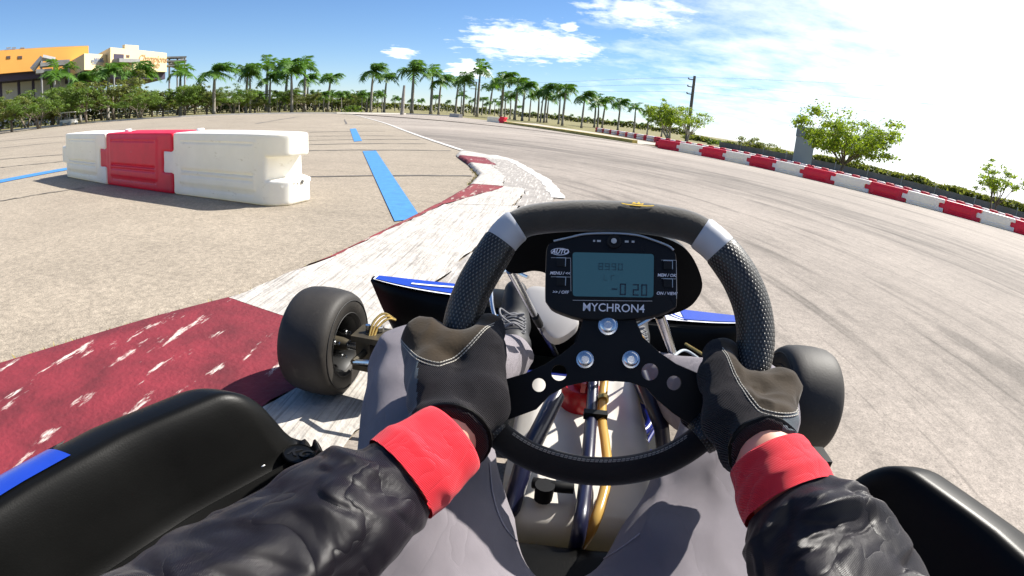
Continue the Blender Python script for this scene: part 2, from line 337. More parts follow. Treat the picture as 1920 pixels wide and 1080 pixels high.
BAR = spline([(2.6, 18.9, 0), (3.55, 17.6, 0), (4.75, 16.15, 0), (5.75, 14.75, 0), (6.65, 13.3, 0), (7.6, 11.9, 0), (8.9, 10.65, 0), (10.3, 9.7, 0), (12.0, 9.05, 0), (14.2, 8.6, 0), (17, 8.4, 0)], 10)
def off_line(P, d):
    P = [V3(p) for p in P]; o = []
    for i in range(len(P)):
        t = nrm(P[min(i+1, len(P)-1)]-P[max(i-1, 0)]); o.append(P[i]+np.array((-t[1], t[0], 0))*d)
    return o
def sheet(name, pts, z, m, parent=None, kind='structure'):
    o = mesh(name, [(p[0], p[1], z) for p in pts], [tuple(range(len(pts)))], m, parent)
    if kind and parent is None: o['kind'] = kind
    return o
def strip(name, P, wd, z, m, parent=None, kind='structure', ragged=0.0, seed=1):
    rg = random.Random(seed); a = off_line(P, wd/2); b = off_line(P, -wd/2); n = len(P); j = lambda: 1+rg.uniform(-ragged, ragged)
    v = []
    for i in range(n):
        c = (a[i]+b[i])/2; p = c+(a[i]-c)*j(); q = c+(b[i]-c)*j(); v += [(p[0], p[1], z), (q[0], q[1], z)]
    o = mesh(name, v, [(2*i, 2*i+1, 2*i+3, 2*i+2) for i in range(n-1)], m, parent)
    if kind and parent is None: o['kind'] = kind
    return o
gp = [(math.cos(a)*1600, math.sin(a)*1600, -.045) for a in np.linspace(0, 2*math.pi, 65)[:-1]]
tag(mesh('ground', gp, [tuple(range(64))], M_grass), kind='structure')
back = [(22, 7.5, 0), (26, -25, 0), (-70, -25, 0), (-75, 25, 0)]
outer_bar = [p for p in off_line(BAR, 1.1)]
lot = sheet('parking_lot', far_edge+right_edge+outer_bar[8:]+back, 0.0, M_lot)
KERB_Y = [-4.0, -2.5, -1.2, -.3, .2, .45, .95, 1.7, 2.4, 3.3, 4.3, 5.3, 6.4, 7.0, 7.5]
KERB_L = [-3.9, -2.9, -2.12, -1.62, -1.33, -1.17, -1.06, -.98, -.92, -.88, -.94, -1.25, -1.66, -1.74, -1.80]
KERB_R = [-2.7, -1.75, -1.0, -.48, -.36, -.33, -.28, -.2, -.14, -.10, -.24, -.52, -.86, -1.22, -1.66]
line_pts = [(-1.78, 7.5, 0), (-3.18, 10.21, 0), (-4.78, 13.46, 0), (-6.9, 17.9, 0), (-9.57, 23.1, 0), (-16.2, 35.5, 0), (-21, 42.0, 0)]
trk = [(KERB_R[i], KERB_Y[i], 0) for i in range(len(KERB_Y)-1)]+line_pts+[far_edge[8]-np.array((0, .6, 0)), far_edge[9]-np.array((0, .6, 0)), far_edge[10]-np.array((0, .6, 0))]+[p-np.array((.4, .3, 0)) for p in right_edge]+off_line(BAR, .35)[12:]+[(21, 6.5, 0), (23, -20, 0), (-14, -20, 0)]
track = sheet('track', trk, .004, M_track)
M_white = mat('white road paint', (.52, .50, .47), .75, var=.15, vs=12, wear=((.25, .23, .20), 16, .54, (1, 1, 1), 0, .10))
M_blue = mat('blue road paint', (.045, .19, .45), .7, var=.18, vs=14, wear=((.30, .28, .25), 30, .66))
M_tar = mat('tar seam', (.10, .09, .08), .8, var=.3, vs=8)
tag(strip('track_edge_line', spline(line_pts, 8), .11, .010, M_white, ragged=.08), 'long white line along the left edge of the track', 'line')
bar_line = [V3(p) for p in off_line(BAR, -.55)]
tag(strip('track_edge_line', bar_line[14:], .075, .010, M_white, ragged=.12, seed=3), 'thin white line in front of the right-hand barriers', 'line')
def quadline(name, pts, label):
    o = mesh(name, [(*G(*p)[:2], .006) for p in pts], [(0, 1, 2, 3)], M_blue); tag(o, label, 'marking', kind='structure')
quadline('parking_line', [(680, 284), (705, 283), (790, 411), (740, 416)], 'nearest blue parking stripe beside the kerb')
quadline('parking_line', [(656, 242), (667, 241), (679, 264.5), (664, 266)], 'shorter blue parking stripe farther up the lot')
quadline('parking_line', [(-40, 352), (-40, 346), (134, 313.5), (134, 318)], 'blue parking stripe at the far left, ending at the white block')
for i, (a, b, wd) in enumerate([((545, 333), (884, 330.5), .05), ((500, 285), (846, 283), .07), ((560, 272), (800, 270), .07), ((560, 264), (786, 262), .06), ((570, 256), (740, 255), .06), ((580, 248), (722, 246), .08), ((645, 233), (712, 232.6), .10), ((646, 224), (650, 233), .07), ((-30, 302), (150, 288), .07), ((-30, 318), (120, 303), .05), ((-30, 268), (180, 252), .10), ((-30, 281), (140, 265), .09), ((190, 246), (330, 236), .10), ((480, 232), (560, 219), .12), ((390, 226), (470, 223), .15), ((-30, 383), (160, 352), .03)]):
    A, B = G(*a), G(*b); n_ = 14; rg = random.Random(i); P = [A+(B-A)*k/n_+np.array((0, rg.uniform(-.03, .03), 0)) for k in range(n_+1)]
    strip('tar_seam', P, wd, .005, M_tar, lot, ragged=.5, seed=i)
# kerb: painted blocks of a low sloping kerb
M_kred = mat('red kerb paint', (.150, .012, .020), .8, var=.45, vs=9, bump=.8, bs=70, wear=((.60, .54, .48), 6, .600, (2.6, .6, 1), 15, .07), detail=9)
M_kwhite = mat('white kerb paint', (.44, .41, .37), .8, var=.30, vs=16, bump=.9, bs=70, wear=((.17, .155, .14), 7, .47, (17.0, .55, 1), 12, .22), detail=9)
kroot = empty('track_kerb', (-1.0, 2.0, 0)); tag(kroot, 'low sloping kerb painted in worn red and white', 'kerb', kind='structure')
M_kworn = mat('worn kerb concrete', (.25, .23, .21), .85, var=.25, vs=14, bump=.8, bs=60, wear=((.46, .43, .39), 7, .52, (7.0, .6, 1), 14, .10), detail=8)
M_kmar = mat('old maroon kerb paint', (.16, .020, .024), .85, var=.5, vs=10, bump=.8, bs=60, wear=((.34, .28, .24), 8, .56, (4, .8, 1), 12, .08), detail=8)
def kerb_at(y):
    l = np.interp(y, KERB_Y, KERB_L); r = np.interp(y, KERB_Y, KERB_R); return l, r
def kerb_seg(y0, y1, m, sk0, sk1, sa=0.0, sb=1.0, sa2=None, sb2=None):
    n_ = max(4, int((y1-y0)/.07)); nv = 14; v = []; rg = random.Random(int(y0*100)+7)
    for i in range(n_+1):
        for k in range(nv+1):
            q_ = i/n_; A_ = sa+((sa if sa2 is None else sa2)-sa)*q_; B_ = sb+((sb if sb2 is None else sb2)-sb)*q_; s = A_+(B_-A_)*k/nv; y = y0+(y1-y0)*i/n_; sk = sk0+(sk1-sk0)*i/n_; yy = y+sk*s; l, r = kerb_at(yy)
            jag = rg.uniform(-.012, .012) if k in (0, nv) else 0
            hgt = .036*(1-s)**.9*(1 if s > .04 else s/.04)+.0085; hgt *= np.clip((7.55-yy)/.5, .25, 1)
            v.append((l+(r-l)*s+jag, yy, hgt+.0012*math.sin(yy*9+s*5)))
    f = [(i*(nv+1)+k, i*(nv+1)+k+1, (i+1)*(nv+1)+k+1, (i+1)*(nv+1)+k) for i in range(n_) for k in range(nv)]
    return mesh('kerb_segment', v, f, m, kroot, 'all')
for y0, y1, m, a, b, *ss in [(-4.0, -1.702, M_kwhite, -.2, -.25), (-1.70, .393, M_kred, -.25, -.17, 0, .768), (-1.70, .393, M_kwhite, -.25, -.17, .770, 1), (.395, 2.32, M_kmar, -.17, .5, 0, .03, 0, .095), (.395, 2.32, M_kwhite, -.17, .5, .033, .72, .1, .72), (.395, 2.32, M_kworn, -.17, .5, .725, 1), (2.33, 3.42, M_kmar, .5, .3, 0, .10, 0, .42), (2.33, 3.42, M_kwhite, .5, .3, .105, .66, .425, .66), (2.33, 3.42, M_kworn, .5, .3, .665, 1), (3.43, 5.30, M_kwhite, .3, .1, 0, .40), (3.43, 5.30, M_kworn, .3, .1, .405, 1), (5.31, 6.20, M_kred, .1, .12, 0, .52), (5.31, 6.20, M_kworn, .1, .12, .525, 1), (6.21, 7.46, M_kwhite, .12, .02)]: kerb_seg(y0, y1, m, a, b, *ss)
kw = [((KERB_R[i]+.03), KERB_Y[i], 0) for i in range(9, 14)]
strip('edge_paint', spline(kw, 8), .13, .0125, M_white, kroot, ragged=.25, seed=9)

rgw = random.Random(21); wb_ = MB()
for k in range(900):                      # dry weeds in the joint between kerb and lot
    y = rgw.choice((rgw.uniform(-1.6, 1.2), rgw.uniform(-.6, .6), rgw.uniform(3.6, 4.9))); l_, _ = kerb_at(y-.0); x = l_-.012+rgw.gauss(0, .014); h_ = rgw.uniform(.006, .026); a_ = rgw.uniform(0, 6.28); dx, dy = math.cos(a_)*.004, math.sin(a_)*.004; tx, ty = rgw.gauss(0, .010), rgw.gauss(0, .010)
    wb_.add([(x-dx, y-dy, .001), (x+dx, y+dy, .001), (x+tx, y+ty, h_)], [(0, 1, 2)])
tag(wb_.build('dry_weeds', mat('dry weeds', (.30, .25, .07), .9, var=.4, vs=6)), 'thin fringe of dry yellow weeds along the outer kerb joint', 'weeds', kind='stuff')

# ------------------------------------------------------------------ water-filled barrier blocks
M_bred = mat('red polyethylene', (.70, .010, .040), .42, var=.14, vs=6, trans=.14, rnd=.12, wear=((.62, .10, .12), 10, .62, (1, 1, 2), 0, .12)); M_bwhite = mat('white polyethylene', (.85, .83, .79), .4, var=.06, vs=5, trans=.14, wear=((.46, .41, .34), 8, .61, (1, 1, 2.5), 0, .14))
M_cap = mat('white plastic cap', (.8, .8, .78), .4); M_scuff = mat('black scuff', (.06, .055, .05), .8, var=.4, vs=30)
def block_mesh(Lb, H, wd, k, rnd_r=False, h=.0125):
    e = .075*k; z1, z2 = H*.36, H*.68
    def f(P):
        y = P[..., 1]*(.93+.13*P[..., 2]/H); u, z = P[..., 0], P[..., 2]
        if rnd_r: r = .19; q = np.clip(u-(Lb+e-r), 0, None); y = np.sign(y)*(np.hypot(np.abs(y), q*.95) if True else y)
        Q = np.stack([u, y, z], -1); g = .004
        top = rbox(Q, ((2*e+Lb)/2, 0, (z2+H)/2), (Lb/2-g/2, wd/2, (H-z2)/2), .016); mid = rbox(Q, ((Lb-2*e)/2, 0, (z1+z2)/2), (Lb/2-g/2, wd/2*.985, (z2-z1)/2+.016), .014); bot = rbox(Q, ((2*e+Lb)/2, 0, z1/2), (Lb/2-g/2, wd/2, z1/2), .016)
        core = rbox(Q, (Lb/2, 0, H/2), (Lb/2-e-.004, wd/2, H/2), .016); d = np.minimum(np.minimum(top, mid), np.minimum(bot, core))
        pan = rbox(Q, (Lb/2+.0, 0, H*.55), (Lb/2-e-.09, wd/2+.007, H*.36), .007); d = np.minimum(d, pan)
        for zg, hg in ((.86, .010), (.40, .007), (.33, .007), (.14, .009)): gr = rbox(Q, (Lb/2, 0, H*zg), (Lb/2-e-.12, 1, hg), .004); sl = np.maximum(gr, wd/2-.006-np.abs(y)); d = np.maximum(d, -sl)
        for s in (-.25, .25): dm = np.linalg.norm(Q-np.array((Lb*(.5+s), 0, H+.028)), axis=-1)-.05; d = np.maximum(d, -dm)
        return d
    v, fs = sdf_geo(f, (-e-.03, -wd*.62, -.02), (Lb+e+.03, wd*.62, H+.03), h); me = bpy.data.meshes.new('barrier_block'); me.from_pydata(v.tolist(), [], fs.tolist()); return me
def block(me, p, q, H, wd, m, label, group, cap=True):
    d = nrm(V3(q)-V3(p)); e = empty('barrier_block', p, label, 'barrier', group); e.rotation_euler = (0, 0, math.atan2(d[1], d[0]))
    b = link('block_body', me, None, e, 'all', world=False); b.data = me
    if cap:
        mb = MB().lathe([(0, .035), (.022, .035), (.028, .028)], (0.0, 0, 0), (0, 0, 1), 14); c = mb.build('filler_cap', M_cap, e, True, world=False); c.location = (np.linalg.norm(V3(q)-V3(p))*.12+.06, 0, H-.004)
    return e
LB = [np.array((-5.62, 3.21, 0)), np.array((-4.40, 2.81, 0)), np.array((-3.18, 2.49, 0)), np.array((-1.95, 2.22, 0))]
LBw, LBh = .40, .50
for i, (m, lab) in enumerate([(M_bwhite, 'white plastic barrier block at the far left end of the short row'), (M_bred, 'red plastic barrier block between two white ones on the lot'), (M_bwhite, 'white plastic barrier block with a torn lower corner, nearest the blue stripe')]):
    me = block_mesh(float(np.linalg.norm(LB[i+1]-LB[i])), LBh, LBw, 1.0, rnd_r=(i == 2)); me.materials.append(m)
    e = block(me, LB[i], LB[i+1], LBh, LBw, m, lab, 'barrier blocks on the parking lot', cap=(i > 0))
    if i == 2:
        rg = random.Random(4); Lr = 1.335
        for k in range(9):
            a = -.95+.19*k; p = lambda z, o, da=0: ((Lr-.115)+math.cos(a+da)*(.185+o)*.62, math.sin(a+da)*(.185+o), z); z0 = .150+rg.uniform(-.02, .015); o = rg.uniform(.0, .02)
            c = MB().add([p(z0, .004), p(z0-.012, .006+o, .10), p(z0+.012, .004+o, .20), p(z0+.022, .0, .09)], [(0, 1, 2, 3)]).build('torn_flap', M_scuff if k % 4 == 1 else M_bwhite, e, world=False)
RBh, RBw, RBL = .33, .30, 1.0
meR = block_mesh(RBL, RBh, RBw, .9, h=.016); meR.materials.append(M_bred); meW = block_mesh(RBL, RBh, RBw, .9, h=.016); meW.materials.append(M_bwhite)
def resample(P, step, start=0.0):
    P = [V3(p) for p in P]; ln = np.concatenate([[0], np.cumsum([np.linalg.norm(P[i+1]-P[i]) for i in range(len(P)-1)])]); s = np.arange(start, ln[-1], step)
    A = np.array(P); return [np.array([np.interp(t, ln, A[:, k]) for k in range(3)]) for t in s]
BP = resample(BAR, RBL, 1.35)
nR = nW = 0
for i in range(min(len(BP)-1, 17)):
    red = i % 2 == 0; c = 'red' if red else 'white'; k = nR if red else nW
    block(meR if red else meW, BP[i], BP[i+1], RBh, RBw, None, f'{ORD[k]} {c} block of the right-hand barrier row, counted from its far end', 'barrier blocks along the right of the track', cap=False)
    if red: nR += 1
    else: nW += 1
# ---- painted tyre stacks
M_tr = mat('red painted rubber', (.42, .012, .03), .6, var=.25, vs=20); M_tw = mat('white painted rubber', (.66, .62, .58), .6, var=.2, vs=20)
def stack_mesh(n_, r, h, m):
    mb = MB()
    for k in range(n_): z = k*h; mb.lathe([(z, r*.55), (z+.004, r*.85), (z+h*.2, r), (z+h*.8, r), (z+h-.004, r*.85), (z+h, r*.55), (z+h*.75, r*.5)], (0, 0, 0), (0, 0, 1), 14)
    me = bpy.data.meshes.new('tyre_stack'); me.from_pydata(mb.v, [], mb.f); me.materials.append(m); me.polygons.foreach_set('use_smooth', [True]*len(me.polygons)); return me
sR, sW = stack_mesh(3, .125, .128, M_tr), stack_mesh(3, .125, .124, M_tw)
cnt_ = {}
for i, p in enumerate(resample(off_line(BAR, .75), .252, .6)[:74]):
    o = bpy.data.objects.new('painted_tyre_stack', sR if i % 2 == 0 else sW); COL.objects.link(o); o.location = p; o.rotation_euler = (0, 0, i*1.3)
    bi = min(range(min(len(BP)-1, 17)), key=lambda j: np.linalg.norm((BP[j]+BP[j+1])/2-p)); cc_ = 'red' if i % 2 == 0 else 'white'; cnt_[(bi, cc_)] = cnt_.get((bi, cc_), 0)+1
    tag(o, f'{ORD[cnt_[(bi, cc_)]-1]} {cc_} painted tyre stack behind the {ORD[bi//2]} {"red" if bi % 2 == 0 else "white"} right-hand barrier block from the far end', 'tyre stack', 'red painted tyres behind the barriers' if i % 2 == 0 else 'white painted tyres behind the barriers')
fr = [G(1236, 268), G(1200, 261.5), G(1160, 254.5), G(1115, 247)]
sR2, sW2 = stack_mesh(2, .19, .15, M_tr), stack_mesh(2, .30, .15, M_tw)
for i, p in enumerate(resample(spline(fr, 8), .56, .2)[:48]):
    o = bpy.data.objects.new('painted_tyre_stack', sR2 if i % 2 == 0 else sW2); COL.objects.link(o); o.location = p
    tag(o, f'{ORD[i//2]} low {"red" if i % 2 == 0 else "white"} tyre stack from the right in the distant row below the palms', 'tyre stack', 'red tyres in the distant row' if i % 2 == 0 else 'white tyres in the distant row')
# ---- far kerbs and small barriers at the end of the track
M_conc = mat('pale concrete', (.48, .45, .40), .85, var=.15, vs=1.5); M_yel = mat('yellow painted kerb', (.42, .33, .08), .8, var=.3, vs=3)
def ridge(name, P, wd, h, m, label=None, cat=None, kind=None, z0=-.04):
    a, b = off_line(P, wd/2), off_line(P, -wd/2); n_ = len(P); v = []
    for i in range(n_): v += [(a[i][0], a[i][1], z0), (a[i][0]*.9+b[i][0]*.1, a[i][1]*.9+b[i][1]*.1, h), (b[i][0]*.9+a[i][0]*.1, b[i][1]*.9+a[i][1]*.1, h), (b[i][0], b[i][1], z0)]
    f = [(4*i+k, 4*i+k+1, 4*i+k+5, 4*i+k+4) for i in range(n_-1) for k in range(3)]+[(0, 1, 2, 3), tuple(4*n_-1-k for k in range(4))]
    return tag(mesh(name, v, f, m), label, cat, kind=kind)
ridge('lot_kerb', far_edge, .28, .10, M_conc, 'pale concrete kerb along the far edge of the lot', 'kerb', 'structure')
ridge('yellow_kerb', spline(right_edge[1:], 5), .35, .13, M_yel, 'yellow painted kerb along the far right side of the track', 'kerb', 'structure')
M_fpale = mat('pale sandy pavement', (.40, .35, .29), .9, var=.15, vs=.4)
rp = spline(right_edge[1:], 4); sheet('far_pavement', [p+np.array((.3, .3, 0)) for p in rp]+[p+np.array((3.2, 4.5, 0)) for p in rp[::-1]], -.012, M_fpale)
a, b = AZ(846, 216, 47), AZ(864, 216, 45); ridge('concrete_barrier', [a, b], .4, .32, M_conc, 'small pale concrete barrier at the bend below the palms', 'barrier')
a, b = AZ(918, 222, 36), AZ(942, 222, 34); ridge('concrete_barrier', [a, (a+b)/2, b], .4, .36, M_bwhite, 'long white barrier ending at the small red block', 'barrier')
me_s = block_mesh(.40, .42, .36, .5); me_s.materials.append(M_bred); block(me_s, AZ(938.5, 225, 33.6), AZ(946, 225, 33.4), .42, .36, None, 'small red and white barrier at the end of the far white wall', None, cap=True)

# ------------------------------------------------------------------ palms
M_trunk = mat('palm trunk', (.27, .245, .21), .9, var=.22, vs=5, rnd=.12, bump=.4, bs=30); M_shaft = mat('palm crownshaft', (.12, .22, .05), .6, var=.15, vs=8)
M_frond = mat('palm frond', (.085, .185, .022), .5, var=.35, vs=1.6, trans=.42, rnd=.22); M_dead = mat('dry frond', (.20, .14, .06), .85, var=.3, vs=4)
def palm_mesh(seed, H=4.0, nf=17, fl=1.75, wind=.28, droop=1.0):
    rg = random.Random(seed); tr = MB(); lean = (rg.uniform(-.04, .04)*H, rg.uniform(-.04, .04)*H)
    pts = [(lean[0]*t*t, lean[1]*t*t, H*t) for t in np.linspace(0, 1, 9)]; rr = [.22, .165, .15, .155, .16, .15, .14, .12, .11]
    tr.tube(pts, rr, 9, mi=0); top = V3(pts[-1]); tr.tube([top, top+(0, 0, .35), top+(0, 0, .7)], [.10, .095, .05], 8, mi=1)
    cr = MB(); b0 = top+np.array((0, 0, .62))
    for i in range(nf):
        a = i*2.399+rg.uniform(-.25, .25); el = rg.uniform(-.15, 1.25)*(1 if i % 4 else .5); Lf = fl*rg.uniform(.8, 1.12); d = np.array((math.cos(a), math.sin(a), 0)); p = b0.copy(); dirv = d*math.cos(el)+np.array((0, 0, math.sin(el))); P = [p.copy()]; n_ = 11
        for k in range(n_):
            p = p+dirv*Lf/n_; P.append(p.copy()); dirv = nrm(dirv+np.array((wind*.28, 0, -.165*droop*(.5+k/n_)))+np.array((0, 0, 0)))
        cr.tube(P, [.028-.022*k/n_ for k in range(n_+1)], 4, cap=False); T, U, W = frames(P)
        tw = rg.uniform(0, 6)
        for k in range(1, n_+1):
            for sd in (-1, 1):
                for q in (0, .5):
                    c = P[k]-(P[k]-P[k-1])*q; ll = Lf*(.40 if k < n_-2 else .27)*rg.uniform(.8, 1.15)*(.55+.45*min(1, k/3)); side = nrm(np.cross(T[k], (0, 0, 1)))*sd
                    ld = nrm(side*.85+T[k]*.55+np.array((wind*.4, 0, rg.uniform(-.55, .25)))); wv = nrm(np.cross(ld, T[k]))*.0+T[k]*.045
                    m1 = c+ld*ll*.55; e = c+ld*ll+np.array((wind*.1, 0, -.22*ll)); cr.add([c-wv, c+wv, m1+wv*1.0, e, m1-wv*1.0], [(0, 1, 2, 3, 4)])
    def toM(mb, nm, ms):
        me = bpy.data.meshes.new(nm); me.from_pydata(mb.v, [], mb.f); [me.materials.append(x) for x in ms]; me.polygons.foreach_set('material_index', mb.mi)
        if nm == 'trunk': me.polygons.foreach_set('use_smooth', [True]*len(me.polygons))
        return me
    return toM(tr, 'trunk', [M_trunk, M_shaft]), toM(cr, 'crown', [M_frond])
PALM = [palm_mesh(s, 4.0, nf, fl, wd) for s, nf, fl, wd in ((1, 14, 2.05, .35), (2, 12, 1.9, .25), (5, 15, 2.15, .45), (8, 11, 1.8, .30))]
def palm(xb, yb, xt, yt, label, group, var=0, D=None):
    g = G(xb, yb); D = D or float(np.hypot(*(g[:2]-CAM[:2]))); D = min(max(D, 22), 190); base = AZ(xb, yb, D); h = HZ(xt, yt, D); s = max(.3, h/4.3)
    e = empty('palm_tree', (*base[:2], -.045), label, 'palm', group); s_ = random.Random(xb*3).uniform(.85, 1.12)*(1.15 if xb < 420 else 1); e.scale = (s*s_, s*s_, s); e.rotation_euler = (0, 0, (var*1.7) % 6.28 if var > 3 else var*.2)
    t, c = PALM[var % 4]; e.rotation_euler = (0, 0, random.Random(xb*7).uniform(-.5, .5))
    for nm, me in (('trunk', t), ('crown', c)): o = bpy.data.objects.new(nm, me); COL.objects.link(o); o.parent = e
    return e
PL = [(8, 239, 5, 190), (35, 236, 30, 192), (111.6, 235, 107, 144), (151, 229.5, 141, 156), (202.5, 226.6, 197, 138), (264, 221, 258, 141), (338.5, 217.5, 334.7, 142), (401, 215, 399, 139), (461, 211.5, 462, 135), (469, 211.5, 471, 143), (499.5, 208.5, 501, 131), (505, 210.3, 505, 150), (535, 208, 536, 127), (547, 210, 547, 138), (571, 208, 572.5, 132), (576, 206, 576, 152), (614.7, 209, 616, 150)]
PMs = [(695, 211, 698, 138), (720, 211, 722, 149), (772, 212.5, 777, 137), (807.5, 213.6, 811.6, 145), (822, 214.2, 825, 155), (854, 212.5, 856.6, 154), (868, 217.2, 871.6, 155), (894, 218.5, 899.7, 139)]
PR = [(917.5, 214.5, 921, 166), (939, 221, 946, 152), (946, 221, 948, 183), (956, 222.5, 959, 184), (964.7, 224, 970, 158), (978.7, 225.8, 984, 167), (992, 226, 996.5, 184), (1008, 228, 1016, 176), (1013, 229, 1021, 181), (1020, 229.6, 1029, 171), (1024.7, 229.6, 1033, 188), (1047, 232.4, 1054, 183), (1054, 235, 1063, 170), (1090, 239.4, 1098, 184), (1114, 238.4, 1118, 191), (1120, 240, 1126, 197), (1128.7, 240, 1133, 190), (1158, 243.8, 1162.5, 196), (1188, 248.4, 1193, 206), (1213, 252.4, 1220, 211), (1240, 256, 1247, 216)]
for i, p in enumerate(PL): palm(*p, f'{ORD[i]} royal palm from the left, standing before the leafy trees', 'palms along the left edge of the lot', var=i*3+1)
for i, p in enumerate(PMs): palm(*p, f'{ORD[i]} tall palm from the left beyond the end of the tree belt, against open sky', 'palms at the end of the track', var=i*3+2)
for i, p in enumerate(PR): palm(*p, f'{ORD[i]} palm from the left in the row running down to the right-hand barriers', 'palm row on the right', var=i*5+1)
g = AZ(754, 211.6, 46); mb = MB().tube([(g[0], g[1], -.05), (g[0]+.02, g[1], 1.2), (g[0]+.08, g[1], HZ(756, 160, 46))], [.19, .16, .10], 9)
tag(mb.build('dead_palm_trunk', M_trunk, None, True), 'bare palm trunk without any crown among the tall palms', 'palm')
FARP = [(790, 190, 120), (783, 191, 130), (864, 181, 90), (815, 183, 100), (838, 192, 110), (884, 190, 110), (903, 187, 90), (911, 195, 110), (927, 192, 100), (935, 196, 110), (972, 201, 130), (998, 212, 130), (1040, 215, 130), (1072, 217, 140), (1086, 220, 130), (1103, 223, 120), (1140, 233, 140), (1154, 233, 120), (1168, 234, 130), (1204, 239, 110), (1225, 241, 120), (660, 196, 95), (675, 195, 95), (650, 197, 90), (740, 186, 85), (748, 187, 90), (690, 190, 80), (768, 189, 120)]
FARP.sort()
for i, (x, y, D) in enumerate(FARP): palm(x, 215, x, y, f'{ORD[i]} small distant palm from the left on the horizon beyond the nearer palm rows', 'distant palms on the horizon', var=i, D=D)

# ------------------------------------------------------------------ leafy trees
M_bark = mat('bark', (.16, .13, .10), .9, var=.3, vs=6, bump=.4, bs=25); M_bark2 = mat('pale bark', (.30, .27, .23), .9, var=.25, vs=6)
M_leaf = mat('leaf', (.10, .165, .022), .6, var=.35, vs=1.1, trans=.42, rnd=.15); M_leaf2 = mat('fresh leaf', (.17, .25, .022), .5, var=.35, vs=1.3, trans=.45); M_leaf3 = mat('olive leaf', (.13, .155, .035), .65, var=.35, vs=1.2, trans=.40, rnd=.2)
def tree_geo(seed, H, cw, ch, stems, clumps, leaves, ls, bare=.0, shape='dome', low=.45):
    rg = random.Random(seed); wood = MB(); lf = MB(); tips = []
    for s in range(stems):
        a = rg.uniform(0, 6.28) if stems > 1 else 0; sp = .10*stems*(.6+rg.random()*.6) if stems > 1 else .03
        base = np.array((math.cos(a)*.10*(stems > 1)*H*.3, math.sin(a)*.10*(stems > 1)*H*.3, 0)); fork = base+np.array((math.cos(a)*sp, math.sin(a)*sp, H*low*rg.uniform(.6, .9)))
        r0 = H*.022*(1.3 if stems == 1 else 1); wood.tube([base-(0, 0, .05), (base+fork)/2+np.array((rg.uniform(-.04, .04)*H*.3, rg.uniform(-.04, .04)*H*.3, 0)), fork], [r0*1.25, r0, r0*.85], 8)
        nb = max(4, int(9/stems)+1)
        for b in range(nb):
            th = a+rg.uniform(-1.2, 1.2) if stems > 1 else b*2.4+rg.uniform(-.4, .4); rad = cw*.5*rg.uniform(.35, .8); up = H-ch*.55+ch*.45*rg.uniform(-.6, .9)*(1-rad/cw*.7)
            e = np.array((math.cos(th)*rad, math.sin(th)*rad, up)); mid = fork*.5+e*.5+np.array((0, 0, -.04*H if rg.random() < .6 else .05*H)); P = spline([fork, mid, e], 3); wood.tube(P, list(np.linspace(r0*.6, r0*.16, len(P))), 6, cap=False)
            for q in range(4):
                t2 = th+rg.uniform(-1.3, 1.3); e2 = e+np.array((math.cos(t2), math.sin(t2), rg.uniform(-.25, .6)))*cw*rg.uniform(.10, .24); s0 = P[rg.randint(2, len(P)-1)]; m2 = (s0+e2)/2+np.array((0, 0, rg.uniform(-.02, .04)*H)); wood.tube([s0, m2, e2], [r0*.24, r0*.15, r0*.05], 5, cap=False); tips.append(e2); tips.append((e2+s0)/2)
    cs = []
    for k in range(clumps):
        if tips and rg.random() < .75: c = V3(rg.choice(tips))+np.array([rg.gauss(0, .05)*cw for _ in range(3)])*(1, 1, .6)
        else:
            a = rg.uniform(0, 6.28); q = math.sqrt(rg.random()); z = rg.random(); c = np.array((math.cos(a)*q*cw*.5, math.sin(a)*q*cw*.5, H-ch+ch*(z*(1-q*q*.75)+.08)))
        if rg.random() < bare: continue
        cs.append((c, cw*rg.uniform(.05, .11)))
    per = max(6, leaves//max(1, len(cs)))
    for c, r in cs:
        for k in range(per):
            d = nrm([rg.gauss(0, 1) for _ in range(3)]); p = c+d*r*rg.random()**.45*np.array((1.25, 1.25, .62)); n_ = nrm(d+np.array((rg.gauss(0, .5), rg.gauss(0, .5), .5+rg.gauss(0, .5)))); u = nrm(np.cross(n_, [rg.gauss(0, 1) for _ in range(3)])); v = np.cross(n_, u); s = ls*rg.uniform(.6, 1.3)
            lf.add([p-u*s, p+v*s*.5, p+u*s, p-v*s*.5], [(0, 1, 2, 3)])
    return wood, lf
def tomesh(mb, nm, m, sm=False):
    me = bpy.data.meshes.new(nm); me.from_pydata(mb.v, [], mb.f); me.materials.append(m)
    if sm: me.polygons.foreach_set('use_smooth', [True]*len(me.polygons))
    return me
TREES = []
for s, H, cw, ch, st, m in ((11, 4, 4.6, 3.0, 2, M_leaf), (12, 4, 4.2, 3.1, 1, M_leaf3), (13, 4, 5.0, 2.8, 3, M_leaf), (14, 4, 4.0, 3.3, 1, M_leaf3)):
    wd, lf = tree_geo(s, H, cw, ch, st, 110, 5200, .10, low=.34); TREES.append((tomesh(wd, 'trunk', M_bark, True), tomesh(lf, 'crown', m)))
ZT = [max(p.co.z for p in c.vertices)*.97 for _, c in TREES]
def tree(base, s, label, group, var, rot):
    e = empty('leafy_tree', (base[0], base[1], -.045), label, 'tree', group); e.scale = s; e.rotation_euler = (0, 0, rot); t, c = TREES[var % 4]
    for nm, me in (('trunk', t), ('crown', c)): o = bpy.data.objects.new(nm, me); COL.objects.link(o); o.parent = e
TL = [(-30, 174, 44), (20, 170, 46), (72, 167, 45), (122, 162, 50), (165, 158, 47), (213, 128, 50), (262, 160, 46), (305, 160, 50), (345, 160, 48), (388, 160, 50), (436, 156, 49), (478, 166, 54), (522, 166, 56), (568, 164, 55), (612, 168, 60), (650, 170, 60), (688, 172, 62)]
